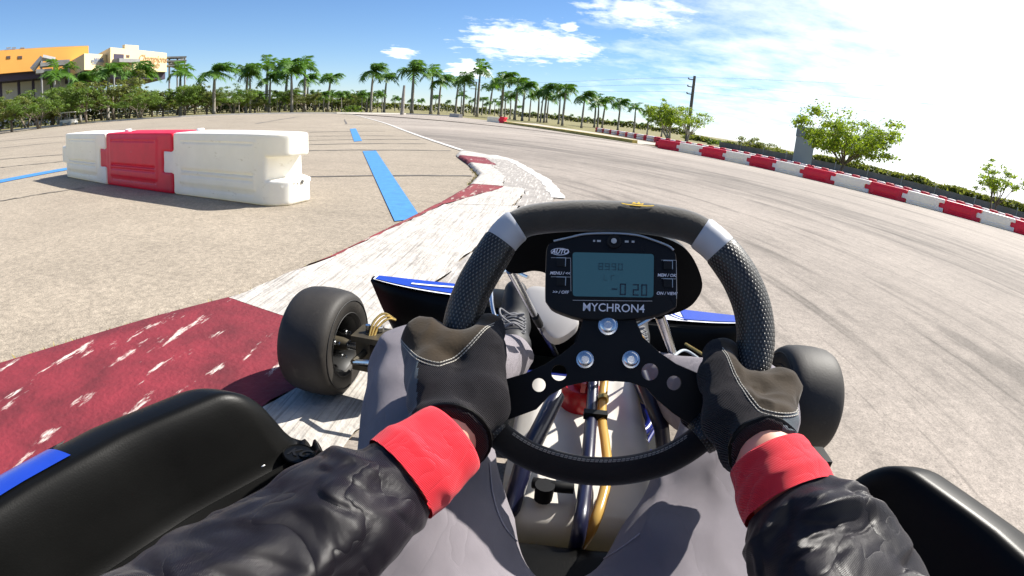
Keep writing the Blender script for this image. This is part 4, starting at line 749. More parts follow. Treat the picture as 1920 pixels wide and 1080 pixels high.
# side pods
def pod(sx):
    ys = np.concatenate([np.linspace(-1.42, -.60, 26), np.linspace(-.585, -.425, 30)]); nv = 46; v = []
    for y in ys:
        f_ = np.clip((-.428-y)/.075, 0, 1); rise = math.sqrt(max(0, 1-(1-f_)**2)); xi = -np.interp(y, [-1.42, -.90, -.75, -.62, -.53, -.475, -.445, -.425], [.56, .535, .485, .435, .39, .362, .366, .385]); xc = -np.interp(y, [-1.42, -.95, -.78, -.63, -.50, -.425], [.66, .65, .622, .578, .512, .472]); xo = xc-.125-.01*rise; zc = .195+.105*rise; zs = .188
        for k in range(nv):
            t = k/(nv-1)
            if t < .52:
                q = t/.52; x = xi+(xc-xi)*q; h = np.clip((q-.40)/.60, 0, 1); h = h*h*(3-2*h); z = zs+(zc-zs)*h
                z += .010*math.exp(-((q-.10)/.05)**2)-.011*math.exp(-((q-.21)/.055)**2)+.006*math.exp(-((q-.30)/.05)**2)-.010*math.exp(-((q-.44)/.07)**2)*rise
                if q < .05: z -= .012*(1-q/.05)
            else:
                q = (t-.52)/.48; a = q*math.pi/2; x = xc+(xo-xc)*math.sin(a)**.95; z = zc-(zc-.075)*(1-math.cos(a))**1.4
            v.append((x*(1 if sx < 0 else -1), y, z))
    n_ = len(ys); f = [(i*nv+k, i*nv+k+1, (i+1)*nv+k+1, (i+1)*nv+k) for i in range(n_-1) for k in range(nv-1)]
    # rounded front lip down to the floor side
    b = len(v); 
    for k in range(nv): p = v[(n_-1)*nv+k]; v.append((p[0]*.995, p[1]+.006, p[2]-.012))
    for k in range(nv): p = v[(n_-1)*nv+k]; v.append((p[0]*.99, p[1]-.004, min(p[2]-.02, .12)))
    f += [((n_-1)*nv+k, (n_-1)*nv+k+1, b+k+1, b+k) for k in range(nv-1)]+[(b+k, b+k+1, b+nv+k+1, b+nv+k) for k in range(nv-1)]
    c = len(v); 
    for i in range(n_): p = v[i*nv]; v.append((p[0]+(-.002 if sx < 0 else .002), p[1], p[2]-.03))
    f += [(i*nv, c+i, c+i+1, (i+1)*nv) for i in range(n_-1)]
    if sx > 0: f = [q[::-1] for q in f]
    o = mesh('side_pod', v, f, M_blk, KART, 60)
    # blue sticker on the outer face
    sv = []; rows = [i for i in range(n_) if ys[i] < -.64]; ks = list(range(24, 45))
    for i in rows:
        for k in ks:
            p = np.array(v[i*nv+k]); p = p+np.array((-.0022*(1 if sx < 0 else -1), 0, .0022)); sv.append(p)
    m_ = len(ks); sf = [(i*m_+k, i*m_+k+1, (i+1)*m_+k+1, (i+1)*m_+k) for i in range(len(rows)-1) for k in range(m_-1)]
    cut = lambda q: True
    sf = [q for q in sf if (sum(sv[i][1] for i in q)/4) < -.665-.5*abs((sum(sv[i][2] for i in q)/4)-.25)]
    mesh('sticker', sv, sf if sx < 0 else [q[::-1] for q in sf], M_sblue, o, 'all')
    e = 1 if sx < 0 else -1
    MB().lathe([(-.004, .0095), (.0035, .0095), (.005, .008), (.0035, .0045)], (-.452*e, -.500, .186), (0, 0, 1), 20).build('screw', M_chrome, o, True)
    MB().lathe([(-.003, .025), (.002, .025), (.0035, .0235), (.002, .0225)], (-.400*e, -.468, .196), (.1*e, .1, 1), 30).build('round_badge', M_blk, o, True)
    text('badge_letters', 'KG', .026, M_blkm, o, frameM((-.400*e, -.468, .1992), nrm((1, .1, 0)), nrm((-.1, 1, -.1)), nrm((.1*e, .1, 1))), .3, .0008, .0006)
pod(-1); pod(1)
# right-hand bracket in front of the pod
MB().box((.478, -.275, .135), (.535, -.225, .150)).build('pod_front_bracket', M_blk, KART)
# ---- steering column, tank, hoses, rods
wa, wb, wg = R_(28.6), R_(-7.19), R_(4.14); WC = np.array((.004, -.5636, .4873))
WN = np.array((math.sin(wb)*math.cos(wa), -math.cos(wb)*math.cos(wa), math.sin(wa))); _r = nrm(np.cross((0, 0, 1), WN)); _u = np.cross(WN, _r); WR = _r*math.cos(wg)+_u*math.sin(wg); WU = _u*math.cos(wg)-_r*math.sin(wg)
def WP(px, py, off=0.0): d = cray(px, py); return CAM+d*(np.dot(WC+WN*off-CAM, WN)/np.dot(d, WN))
def WL(px, py, off=0.0): p = WP(px, py, off)-WC; return (float(p@WR), float(p@WU))
WM = frameM(WC, WR, WU, WN)
MB().tube([WC-WN*.012, WC-WN*.60], .0105, 14).build('steering_column', M_blkm, KART, True); MB().lathe([(0, .030), (-.05, .026)], WC-WN*.006, WN, 20).build('wheel_hub', M_blkm, KART, True)
sdf('fuel_tank', lambda P: su(.012, rbox(P, (.028, -.34, .125), (.104, .200, .100), .030), rbox(P, (.112, -.27, .135), (.022, .12, .095), .018), rbox(P, (-.055, -.30, .12), (.035, .15, .09), .022)), (-.12, -.57, .0), (.16, -.08, .26), .006, M_tank, KART)
cp = G(1088, 740, .245); MB().lathe([(-.02, .033), (.012, .034), (.020, .030), (.022, .016), (.034, .015), (.036, .010)], cp, (0, 0, 1), 28).build('tank_cap', M_redcap, KART, True); MB().box(tuple(cp+(-.004, -.03, .022)), tuple(cp+(.004, .03, .040))).build('cap_handle', M_redcap, KART)
MB().tube(spline([G(1136, 690, .30), G(1131, 735, .28), G(1129, 785, .268), G(1135, 832, .262), G(1139, 880, .255), G(1131, 930, .25), G(1112, 985, .235), G(1085, 1035, .17), G(1070, 1070, .08)], 8), .0072, 12).build('fuel_hose', M_hose, KART, True)
cl_ = G(1131, 748, .278); MB().lathe([(-.004, .009), (.004, .009)], cl_, nrm(G(1129, 785, .268)-G(1131, 735, .28)), 14).build('hose_clamp', M_gold, KART, True)
MB().tube(spline([G(1113, 700, .29), G(1110, 760, .27), G(1104, 840, .262), G(1098, 910, .25), G(1085, 1000, .235), G(1070, 1060, .10)], 6), .0095, 10).build('tank_strap', M_navy, KART, True)
MB().box(tuple(G(1116, 780, .272)-(.018, .006, .004)), tuple(G(1116, 780, .272)+(.018, .006, .008))).build('strap_buckle', M_blkm, KART)
MB().tube([G(1043, 742, .30), G(1015, 800, .285), G(985, 860, .27), G(958, 950, .22), G(950, 1000, .15)], .013, 12).build('column_support', M_navy, KART, True); MB().tube([G(1200, 700, .30), G(1240, 800, .24), G(1250, 900, .12)], .013, 12).build('column_support', M_navy, KART, True)
MB().tube(spline([G(1190, 740, .12), G(1218, 792, .11), G(1186, 830, .10), G(1177, 890, .09), G(1170, 960, .07)], 6), .010, 12).build('brake_hose', M_frame, KART, True)
MB().tube(spline([G(1230, 800, .12), G(1205, 845, .12), G(1195, 880, .10)], 6), .004, 8).build('brake_cable', M_frame, KART, True)
MB().tube(spline([G(1000, 905, .245), G(1040, 912, .25), G(1075, 915, .25)], 4), .008, 10).build('tank_vent', M_blkm, KART, True); MB().lathe([(-.012, .012), (.012, .013)], G(1020, 922, .245), (0, 0, 1), 14).build('vent_plug', M_blkm, KART, True)
cA = np.array((-.114, -.33, .478)); cB = G(1042, 664, .12); MB().tube([cA, cA*.62+cB*.38], .0062, 10).build('fairing_rod', M_chrome, KART, True); MB().tube([cA*.60+cB*.40, cA*.5+cB*.5], .0078, 10).build('rod_sleeve', M_blkm, KART, True); MB().tube([cA*.49+cB*.51, cB], .0072, 10).build('fairing_rod', M_chrome, KART, True)
dA = np.array((.107, -.33, .437)); dB = G(1266, 676, .20); MB().tube([dA, dB], .0082, 12).build('fairing_rod', M_chrome, KART, True)
MB().tube(spline([G(1188, 606, .40), G(1202, 630, .36), G(1222, 655, .30), G(1240, 672, .28)], 6), .0028, 8).build('wire', M_hose, KART, True); MB().tube([WP(1192, 612, -.03), WP(1210, 602, -.03), WP(1224, 592, -.03)], .0025, 8).build('clip_wire', M_chrome, KART, True); MB().tube(spline([G(1262, 668, .26), G(1285, 657, .24), G(1318, 678, .22)], 6), .003, 8).build('cable', M_wire, KART, True); MB().tube([G(1285, 645, .2), G(1335, 675, .2)], .004, 8).build('cable', M_gold, KART, True)
# front number panel behind the wheel
pan = [(948, 430), (944, 498), (968, 513), (1003, 508), (1032, 520), (1062, 572), (1150, 597), (1235, 593), (1276, 584), (1303, 566), (1317, 532), (1297, 480), (1262, 452), (1200, 436), (1100, 430), (1000, 424)]
def pyp(px, py, y): d = cray(px, py); return CAM+d*((y-CAM[1])/d[1])
pq = spline([pyp(*p, -.345) for p in pan], 5, True); poly_prism('number_panel', [(p[0], p[2]) for p in pq], [], Matrix(((1, 0, 0, 0), (0, 0, 1, -.345), (0, 1, 0, 0), (0, 0, 0, 1))), .035, .0, M_blk, KART, True, .010)
# light grey moulding left of the column and pedal gear
gq = spline([PD(984, 552, 1.05), PD(1003, 536, 1.06), PD(1050, 552, 1.06), PD(1082, 588, 1.03), PD(1082, 610, 1.01), PD(1042, 630, .99), PD(1008, 600, 1.02)], 5, True); gc = sum(gq)/len(gq); gn = nrm(CAM-gc+np.array((0, .2, .5))); gx = nrm(np.cross((0, 1, 0), gn)); gy = np.cross(gn, gx)
poly_prism('column_shroud', [((p-gc)@gx, (p-gc)@gy) for p in gq], [], frameM(gc, gx, gy, gn), -.03, .0, M_gpanel, KART, True, .008)
MB().tube(spline([G(985, 505, .20), G(940, 512, .24), G(922, 535, .26), G(924, 580, .24), G(936, 612, .22)], 6), .0055, 10).build('brake_pedal', M_chrome, KART, True); MB().tube(spline([G(905, 520, .16), G(950, 505, .20), G(990, 520, .2)], 5), .006, 8).build('pedal_stop', M_chrome, KART, True)
MB().box(tuple(G(935, 605, .19)-(.02, .004, .02)), tuple(G(935, 605, .19)+(.03, .004, .02))).build('pedal_plate', M_chrome, KART)
MB().tube([G(880, 600, .12), G(905, 600, .10), G(890, 640, .08)], .008, 8).build('brake_line', M_frame, KART, True)
MB().box(tuple(G(1050, 646, .08)-(.035, .012, .01)), tuple(G(1050, 646, .08)+(.035, .012, .01))).build('pedal_base', M_gold, KART); MB().tube(spline([G(1050, 628, .12), G(1070, 634, .11), G(1085, 626, .1)], 4), .004, 8).build('brake_cable', M_frame, KART, True)
sdf('seat_front', lambda P: rbox(P, (-.01, -.625, .135), (.13, .062, .085), .03), (-.16, -.71, .03), (.14, -.54, .24), .008, M_blk, KART)
# seat shell and rear bumper behind the driver
def seatf(P): a = rbox(P, (0, -.98, .26), (.20, .26, .24), .12); b = rbox(P, (0, -.93, .32), (.185, .235, .24), .11); return np.maximum(np.maximum(a, -b), P[..., 2]-(.30-.55*(P[..., 1]+1.0)))
sdf('seat', seatf, (-.24, -1.3, -.02), (.24, -.68, .52), .012, M_blk, KART)
for sx in (-1, 1):
    c = (sx*.55, -1.12, .139); w_ = mesh('rear_wheel', *lathe_open([(-.08, .066), (-.05, .058), (.07, .060), (.085, .068), (.05, .02)], c, (sx, 0, 0), 32), M_rim, KART, True); mesh('tyre', *lathe_open([(-.085, .067), (-.100, .080), (-.102, .105), (-.092, .128), (-.06, .137), (0, .139), (.06, .137), (.092, .128), (.102, .105), (.100, .080), (.085, .067)], c, (sx, 0, 0), 40), M_tyre, w_, 'all')
MB().tube([(-.56, -1.12, .139), (.56, -1.12, .139)], .020, 14).build('rear_axle', M_chrome, KART, True)

# ---- steering wheel
M_suede = mat('worn black suede', (.046, .041, .033), .95, var=.35, vs=14, bump=.5, bs=300, sheen=.4, spec=.2); M_suede2 = mat('dark suede', (.013, .0115, .011), .95, var=.25, vs=18, bump=.5, bs=350, sheen=.25, spec=.2); M_band = mat('silver vinyl band', (.42, .43, .45), .45, var=.06, vs=12); M_thread = mat('white thread', (.34, .32, .28), .8); M_emb = mat('yellow print', (.75, .48, .03), .6)
M_grip = mat('dimpled grip rubber', (.016, .016, .016), .45, spec=.55); n, l, b = nodes(M_grip)
uvn = n.new('ShaderNodeUVMap'); sp_ = n.new('ShaderNodeSeparateXYZ'); l.new(uvn.outputs[0], sp_.inputs[0])
def gm(op, a, b_=None):
    x = n.new('ShaderNodeMath'); x.operation = op
    for i, q in enumerate((a, b_)):
        if q is None: continue
        if isinstance(q, (int, float)): x.inputs[i].default_value = q
        else: l.new(q, x.inputs[i])
    return x.outputs[0]
u_ = gm('MULTIPLY', sp_.outputs[0], 2*math.pi*30); v_ = gm('MULTIPLY', sp_.outputs[1], 2*math.pi/.0072)
dots = gm('ADD', gm('MULTIPLY', gm('COSINE', u_), gm('COSINE', v_)), 0.0)
mr = n.new('ShaderNodeMapRange'); mr.inputs['From Min'].default_value = .15; mr.inputs['From Max'].default_value = .75; l.new(dots, mr.inputs['Value'])
bp = n.new('ShaderNodeBump'); bp.inputs['Strength'].default_value = 1.0; bp.inputs['Distance'].default_value = .0016; l.new(mr.outputs[0], bp.inputs['Height']); l.new(bp.outputs[0], b.inputs['Normal'])
mxg = n.new('ShaderNodeMix'); mxg.data_type = 'RGBA'; l.new(mr.outputs[0], mxg.inputs['Factor']); mxg.inputs['A'].default_value = (.008, .008, .008, 1); mxg.inputs['B'].default_value = (.13, .13, .12, 1); l.new(mxg.outputs['Result'], b.inputs['Base Color'])  # glint on the raised dots put into the colour as pale grey
rim_px = [(1148, 406), (1080, 405), (1012, 410), (975, 420), (945, 446), (915, 492), (888, 540), (870, 590), (862, 640), (866, 695), (884, 750), (922, 803), (985, 850), (1060, 876), (1130, 884), (1200, 877), (1262, 856), (1325, 812), (1378, 750), (1406, 695), (1417, 640), (1411, 580), (1390, 525), (1360, 480), (1330, 449), (1290, 425), (1220, 411)]
rim3 = spline([WP(*p) for p in rim_px], 8, True); nR_ = len(rim3)
v, f, uv = tube_geo(rim3+[rim3[0]], .0105, 16, False); SW = mesh('steering_wheel', v, f, M_blkm, KART, 'all')
def rim_part(name, i0, i1, r, m, extra=0.0, uvs=False, taper=.0):
    P = [rim3[i % nR_] for i in range(i0, i1+1)]; k = len(P); rr = [r*(1-taper*abs(2*j/(k-1)-1)**6)+extra for j in range(k)]; rr[0] *= .93; rr[-1] *= .93
    v, f, uv = tube_geo(P, rr, 28, True); return mesh(name, v, f, m, SW, 60, uv=uv if uvs else None)
rim_part('top_grip', -21, 26, .0160, M_suede); rim_part('bottom_grip', 87, 137, .0140, M_suede2)
gl = rim_part('side_grip', 33, 90, .0192, M_grip, uvs=True, taper=.05); gr_ = rim_part('side_grip', 134, 187, .0192, M_grip, uvs=True, taper=.05)
rim_part('silver_band', 25, 34, .0178, M_band); rim_part('silver_band', 186, 196, .0178, M_band)
def stitch(name, P, r, parent, m, pitch=.0042, ln=.0034, kind=True):
    mb = MB()
    for p in resample(P, pitch): pass
    Q = resample(P, pitch)
    for a, b_ in zip(Q[:-1], Q[1:]): d = b_-a; mb.tube([a, a+d*(ln/pitch)], r, 5)
    o = mb.build(name, m, parent); 
    if kind: o['kind'] = 'stuff'
    return o
def rim_offset(i, ang, r):   # point on the rim's surface, angle from the inward direction towards the driver
    p = rim3[i % nR_]; t = nrm(rim3[(i+1) % nR_]-rim3[(i-1) % nR_]); inn = nrm(WC-p); inn = nrm(inn-t*np.dot(inn, t)); return p+(inn*math.cos(ang)+WN*math.sin(ang))*r
stitch('stitching', [rim_offset(i, .55, .0142) for i in range(92, 134)], .0007, SW, M_thread); stitch('stitching', [rim_offset(i, .70, .0143) for i in range(92, 134)], .0005, SW, M_thread)
# spoke plate with holes
pl_px = [(1088, 560), (1092, 602), (1082, 640), (1052, 664), (1020, 684), (985, 700), (930, 716), (900, 745), (918, 785), (945, 790), (1005, 768), (1030, 742), (1062, 724), (1100, 716), (1140, 714), (1182, 717), (1212, 728), (1230, 748), (1262, 775), (1300, 800), (1345, 790), (1368, 745), (1340, 712), (1305, 698), (1268, 682), (1236, 660), (1206, 632), (1192, 600), (1192, 560)]
def circ(px, py, r, k=20): c = WL(px, py); return [(c[0]+r*math.cos(2*math.pi*i/k), c[1]+r*math.sin(2*math.pi*i/k)) for i in range(k)]
holes = [circ(1219, 697, .0083), circ(1264, 718, .0070), circ(1048, 699, .0078), circ(1010, 722, .0068)]
poly_prism('spoke_plate', [WL(*p) for p in pl_px], holes, WM, -.004, .0, M_blkm, SW, False, .0008)
for x, y, r in ((1097, 674, .0068), (1183, 674, .0068), (1140, 610, .0076)):
    c = WP(x, y, .0); bo = MB().lathe([(.0002, r*1.25), (.0014, r*1.25), (.0016, r), (.0052, r), (.006, r*.82), (.006, r*.45), (.003, r*.42)], c, WN, 24).build('bolt', M_chrome, SW, True)
# yellow emblem on the top bar
em = [rim_offset(i, 2.15, .0164) for i in range(-20, 26)]; i0 = min(range(len(em)), key=lambda i: (lambda q: abs(q[0]))((np.dot(em[i]-WP(1196, 385), WR),))); cE = em[i0]; eu = nrm(em[i0-3]-em[i0+3]); 
if np.dot(eu, WR) < 0: eu = -eu
en = nrm(cE-rim3[(-20+i0) % nR_]); ev = np.cross(en, eu)
ME = frameM(cE+en*.0006, eu, ev, en); el_ = [(math.cos(t)*.0165*(1-.05*k), math.sin(t)*.0026) for k in (0,) for t in np.linspace(math.pi*1.0, math.pi*2.0, 13)]+[(math.cos(t)*.0145, math.sin(t)*.0014) for t in np.linspace(math.pi*2.0, math.pi*1.0, 13)]
poly_prism('emblem', el_, [], ME, 0, .0004, M_emb, SW); poly_prism('emblem', [(-.006, .0005), (-.004, .0032), (-.001, .001), (.001, .004), (.003, .001), (.006, .0025), (.005, .0)], [], ME, 0, .0004, M_emb, SW)

# ------------------------------------------------------------------ lap timer
M_case = mat('timer case', (.007, .007, .008), .5, var=.15, vs=30, bump=.15, bs=500, spec=.18); M_scr = mat('lcd screen', (.030, .085, .105), .2, coat=.25, spec=.3, em=((.06, .15, .18), .09)); M_lcd = mat('lcd digits', (.010, .018, .03), .4); M_print = mat('white print', (.70, .68, .72), .5); M_dim = mat('grey print', (.42, .42, .42), .6); M_btn = mat('timer button', (.009, .009, .009), .6, spec=.2); M_edge = mat('bright bezel edge', (.55, .55, .53), .3, .6)
TOFF = .006
case = [(1025, 463), (1038, 452), (1068, 445), (1100, 438.5), (1153, 437.5), (1195, 441), (1225, 450), (1252, 460.5), (1264, 470), (1269, 486), (1270, 566), (1263, 578), (1235, 590), (1193, 598), (1150, 600), (1090, 598), (1038, 581), (1025, 569), (1021.5, 557), (1022.5, 497)]
TM = empty('lap_timer', WC, 'black digital lap timer with a teal screen on the steering wheel', 'lap timer')
cs = [WL(*p, TOFF) for p in case]
def sp2(P, n_=3): return [(p[0], p[1]) for p in spline([(a, b_, 0) for a, b_ in P], n_, True)]
poly_prism('case', sp2(cs), [], WM, TOFF-.024, TOFF, M_case, TM, True, .003)
top = [WP(*p, TOFF+.0006) for p in ((1038, 452), (1068, 445), (1100, 438.5), (1153, 437.5), (1195, 441), (1225, 450), (1252, 460.5), (1263, 469))]
MB().tube(spline(top, 5), .0011, 6).build('bezel_edge', M_edge, TM, True)
sx0, sy0 = WL(1073.5, 473, TOFF); sx1, sy1 = WL(1226, 476.5, TOFF); sx2, sy2 = WL(1225, 558, TOFF); sx3, sy3 = WL(1074, 555.5, TOFF)
def rrect(q, r, k=5):
    o = []
    for i in range(4):
        p = np.array(q[i]); a = nrm(np.array(q[i-1])-p)*r; b_ = nrm(np.array(q[(i+1) % 4])-p)*r
        for j in range(k+1): t = j/k*math.pi/2; o.append(tuple(p+a*(1-math.sin(t))+b_*(1-math.cos(t))))
    return o
sq = [(sx0, sy0), (sx1, sy1), (sx2, sy2), (sx3, sy3)]; cc = np.mean(sq, 0)
poly_prism('screen_frame', rrect([tuple(cc+(np.array(p)-cc)*(1.035, 1.07)) for p in sq], .005), [rrect([tuple(cc+(np.array(p)-cc)*(1.012, 1.02)) for p in sq], .004)], WM, TOFF, TOFF+.0006, M_blkm, TM)
scr = poly_prism('screen', rrect(sq, .003), [], WM, TOFF+.0001, TOFF+.0004, M_scr, TM)
def tpos(px, py, off=TOFF): x, y = WL(px, py, off); return WM @ Matrix.Translation((x, y, off))
ax_ = nrm(np.array((sx1-sx0, sy1-sy0))); RZ = Matrix.Rotation(math.atan2(ax_[1], ax_[0]), 4, 'Z')
def tt(name, body, px, py, size, m, par, sh=0.0, bold=0.0, sx=1.0, ex=.00015, up=.0003): return text(name, body, size, m, par, tpos(px, py) @ RZ @ Matrix.Translation((0, 0, up)), sh, ex, bold, sx)
SEG = {'0': 'abcdef', '2': 'abged', '9': 'abcdfg', '8': 'abcdefg', '-': 'g', 'L': 'def', 'T': 'afe', '5': 'afgcd'}
def seg7(s, px, py, w_, h_, th, gap, m, par):
    ox = 0
    for ch in s:
        if ch == '.': continue
        for sg in SEG[ch]:
            x0, y0, x1, y1 = {'a': (0, h_-th, w_, h_), 'g': (0, h_/2-th/2, w_, h_/2+th/2), 'd': (0, 0, w_, th), 'f': (0, h_/2, th, h_), 'e': (0, 0, th, h_/2), 'b': (w_-th, h_/2, w_, h_), 'c': (w_-th, 0, w_, h_/2)}[sg]
            MB().box((ox+x0+.0001, y0+.0001, 0), (ox+x1-.0001, y1-.0001, .0002), tpos(px, py) @ RZ @ Matrix.Translation((0, 0, .0005))).build('digit_segment', m, par)
        ox += w_+gap
seg7('-0', 1146, 553, .0060, .0115, .0014, .0022, M_lcd, scr); seg7('20', 1186, 554.5, .0060, .0115, .0014, .0022, M_lcd, scr); seg7('8990', 1122, 506, .0046, .0068, .0009, .0018, MATS.get('faint lcd') or mat('faint lcd', (.020, .052, .068), .4), scr); seg7('LT', 1132, 526, .0036, .0055, .0006, .0035, MATS['faint lcd'], scr)
tt('product_name', 'MYCHRON4', 1150.5, 578, .0112, M_print, TM, 0, .00006, .98)
lg = tt('maker_logo', 'AUTO', 1049.5, 472, .0066, M_print, TM, .35, .0002, .9)
def ring(px, py, ra, rb, th, m, par, name):
    c = [(math.cos(t)*ra, math.sin(t)*rb) for t in np.linspace(0, 6.2832, 33)[:-1]]; i_ = [(math.cos(t)*(ra-th), math.sin(t)*(rb-th)) for t in np.linspace(0, 6.2832, 33)[:-1]]; poly_prism(name, c, [i_], tpos(px, py) @ RZ, .0002, .0005, m, par)
ring(1050, 472, .0092, .0037, .0006, M_print, TM, 'logo_oval')
for x, y, s in ((1053, 535.0+12-35, 1),): pass
for (bx, by) in ((1052, 492), (1052, 528), (1252, 497.5), (1252, 531.5)):
    B_ = tpos(bx, by) @ RZ; bt = MB().box((-.0042, -.0040, .0), (.0042, .0040, .0016), B_).build('button', M_btn, TM); MB().box((-.0045, .0040, .0), (.0049, .0047, .0018), B_).build('button_highlight', M_edge, bt); MB().box((.0042, -.0040, .0), (.0048, .0040, .0017), B_).build('button_highlight', M_edge, bt)
for body, x, y in (('MENU / <<', 1050, 512.5), ('>> / OFF', 1051, 548), ('MEM / OK', 1250, 516.5), ('ON / VIEW', 1250, 550.5)): tt('button_caption', body, x, y, .0042, M_print, TM, .2, .00008)
for a, b_ in (((1033, 483), (1070, 484)), ((1033, 519), (1070, 519.5)), ((1070, 484), (1070.5, 546)), ((1240, 487.5), (1268, 488)), ((1240, 522), (1268, 523)), ((1268, 488), (1268.5, 560)), ((1074, 563), (1223, 564.5)), ((1238, 547-34+34, ), (1266, 548))) [:7]: MB().tube([WP(*a, TOFF+.0004), WP(*b_, TOFF+.0004)], .00028, 4).build('print_line', M_dim, TM)
MB().lathe([(.0, .0072), (.0022, .0070), (.0026, .006), (.0018, .0045)], WP(1151, 453, TOFF), WN, 22).build('shift_light', M_btn, TM, True); MB().lathe([(.0016, .0001), (.0030, .0028), (.0036, .001)], WP(1151, 453, TOFF), WN, 12).build('shift_light_lens', M_dim, TM, True)
for x, s in ((1114, .6), (1123, 1.1), (1175, 1.1), (1187, .8)): MB().box((-.0017*s, -.0010, 0), (.0017*s, .0010, .0004), tpos(x, 452.5+(x-1150)*.02) @ RZ).build('indicator', M_dim, TM)

# ------------------------------------------------------------------ driver
def cloth(name, col, rough, sheen, weave, strength, var=.12, spec=.3, crease=None):
    m = mat(name, col, rough, var=var, vs=9, sheen=sheen, spec=spec); n, l, b = nodes(m); t = [x for x in n if x.type == 'TEX_COORD'][0]
    wv = n.new('ShaderNodeTexWave'); wv.inputs['Scale'].default_value = weave; wv.inputs['Distortion'].default_value = 1.5; wv.inputs['Detail'].default_value = 2; wv.bands_direction = 'DIAGONAL'; l.new(t.outputs['Object'], wv.inputs['Vector'])
    nz = n.new('ShaderNodeTexNoise'); nz.inputs['Scale'].default_value = 38; nz.inputs['Detail'].default_value = 6; l.new(t.outputs['Object'], nz.inputs['Vector'])
    ad = n.new('ShaderNodeMath'); ad.operation = 'ADD'; l.new(wv.outputs['Fac'], ad.inputs[0]); mu = n.new('ShaderNodeMath'); mu.operation = 'MULTIPLY'; mu.inputs[1].default_value = 3.0; l.new(nz.outputs['Fac'], mu.inputs[0]); l.new(mu.outputs[0], ad.inputs[1])
    bp = n.new('ShaderNodeBump'); bp.inputs['Strength'].default_value = strength; bp.inputs['Distance'].default_value = .0012; l.new(ad.outputs[0], bp.inputs['Height']); l.new(bp.outputs[0], b.inputs['Normal'])
    if crease:                            # sharp little wrinkles in the cloth
        mp = n.new('ShaderNodeMapping'); mp.inputs['Scale'].default_value = crease[2]; mp.inputs['Rotation'].default_value = (.4, .3, .6); l.new(t.outputs['Object'], mp.inputs[0]); cz = n.new('ShaderNodeTexNoise'); cz.inputs['Scale'].default_value = crease[0]; cz.inputs['Detail'].default_value = 2.5; cz.inputs['Distortion'].default_value = .6; l.new(mp.outputs[0], cz.inputs['Vector'])
        c1 = n.new('ShaderNodeMath'); c1.operation = 'SUBTRACT'; l.new(cz.outputs['Fac'], c1.inputs[0]); c1.inputs[1].default_value = .5; c2 = n.new('ShaderNodeMath'); c2.operation = 'ABSOLUTE'; l.new(c1.outputs[0], c2.inputs[0]); c3 = n.new('ShaderNodeMath'); c3.operation = 'POWER'; l.new(c2.outputs[0], c3.inputs[0]); c3.inputs[1].default_value = .6
        b2 = n.new('ShaderNodeBump'); b2.inputs['Strength'].default_value = 1.0; b2.inputs['Distance'].default_value = crease[1]; l.new(c3.outputs[0], b2.inputs['Height']); l.new(b2.outputs[0], bp.inputs['Normal'])
    return m
M_trou = cloth('grey twill', (.215, .196, .216), .92, .12, 420, .6, crease=(12, .003, (1.6, .6, 1.6))); M_jack = cloth('dark satin sleeve', (.0060, .0040, .0080), .40, .06, 420, .45, .35, .30, (15, .0042, (1, 1, 1))); M_cuff = cloth('red knit cuff', (.66, .018, .032), .85, .2, 300, .5, crease=(30, .003, (1, 1, 1))); M_skin = mat('skin', (.55, .30, .21), .5, var=.1, vs=20); M_glove = cloth('black knit glove', (.014, .0115, .0125), .95, .12, 300, 1.0, .3, .15); M_gsuede = mat('brown suede patch', (.030, .021, .012), .95, var=.3, vs=25, bump=.5, bs=400, sheen=.15, spec=.15); M_ggrey = cloth('blue grey glove panel', (.065, .085, .10), .8, .2, 300, .4); M_shoe = mat('black shoe', (.012, .012, .014), .6, var=.3, vs=20); M_lace = mat('grey lace', (.17, .17, .18), .8); M_seam = mat('trouser seam', (.36, .34, .38), .8); M_velcro = mat('black velcro', (.006, .006, .006), 1.0, bump=1, bs=500); M_helm = mat('white helmet', (.7, .7, .7), .25, coat=.5); M_visor = mat('visor', (.02, .02, .025), .1)
DR = empty('person', (0, -.95, .05), 'kart driver in dark sleeves with red cuffs, black gloves and grey trousers', 'person')
def nz3(P, s, o=0.0): return vnoise(P*s+o)-.5
# trousers
hipL, kneeL, ankL = V3((-.098, -.79, .205)), V3((-.212, -.445, .352)), V3((-.128, -.02, .175)); hipR, kneeR, ankR = V3((.068, -.79, .205)), V3((.225, -.445, .352)), V3((.155, -.02, .175))
def trouf(P):
    d = su(.040, cone(P, hipL, kneeL, .103, .068), cone(P, hipR, kneeR, .103, .068), ell(P, (-.015, -.835, .205), (.19, .175, .125))); d = su(.025, d, cone(P, kneeL, ankL, .064, .050), cone(P, kneeR, ankR, .064, .050))
    q = P.copy(); fold = np.sin((P[..., 1]*58+P[..., 2]*34+np.abs(P[..., 0])*26)+7*nz3(P, 7)); d = d-.0032*fold*np.clip(nz3(P, 8, 3.0)*4+.35, 0, 1)-.007*nz3(P, 11)-.0042*(1-np.abs(2*vnoise(P*np.array((26, 16, 26))+5)-1))**3; return d
trousers = sdf('trousers', trouf, (-.36, -1.09, .06), (.37, .06, .47), .0062, M_trou, DR)
def drape(f, pts, frm, lift=.0008): return [trace(f, V3(frm), V3(p)-V3(frm))+nrm(V3(frm)-V3(p))*lift for p in pts]
eye = CAM
def seam(px, parent, name='seam', m=M_seam, r=.0007, f=trouf):
    P = []
    for p in spline([(a, b_, 0) for a, b_ in px], 8):
        q = eye+cray(p[0], p[1])*.25; d = cray(p[0], p[1]); ok = False
        for _ in range(90):
            s = float(f(q[None])[0]); q = q+d*max(s*.7, .0004)
            if s < .0008: ok = True; break
        if ok: P.append(q-d*.001)
    if len(P) > 3:
        for seg in [P]: MB().tube(seg, r, 5).build(name, m, parent)
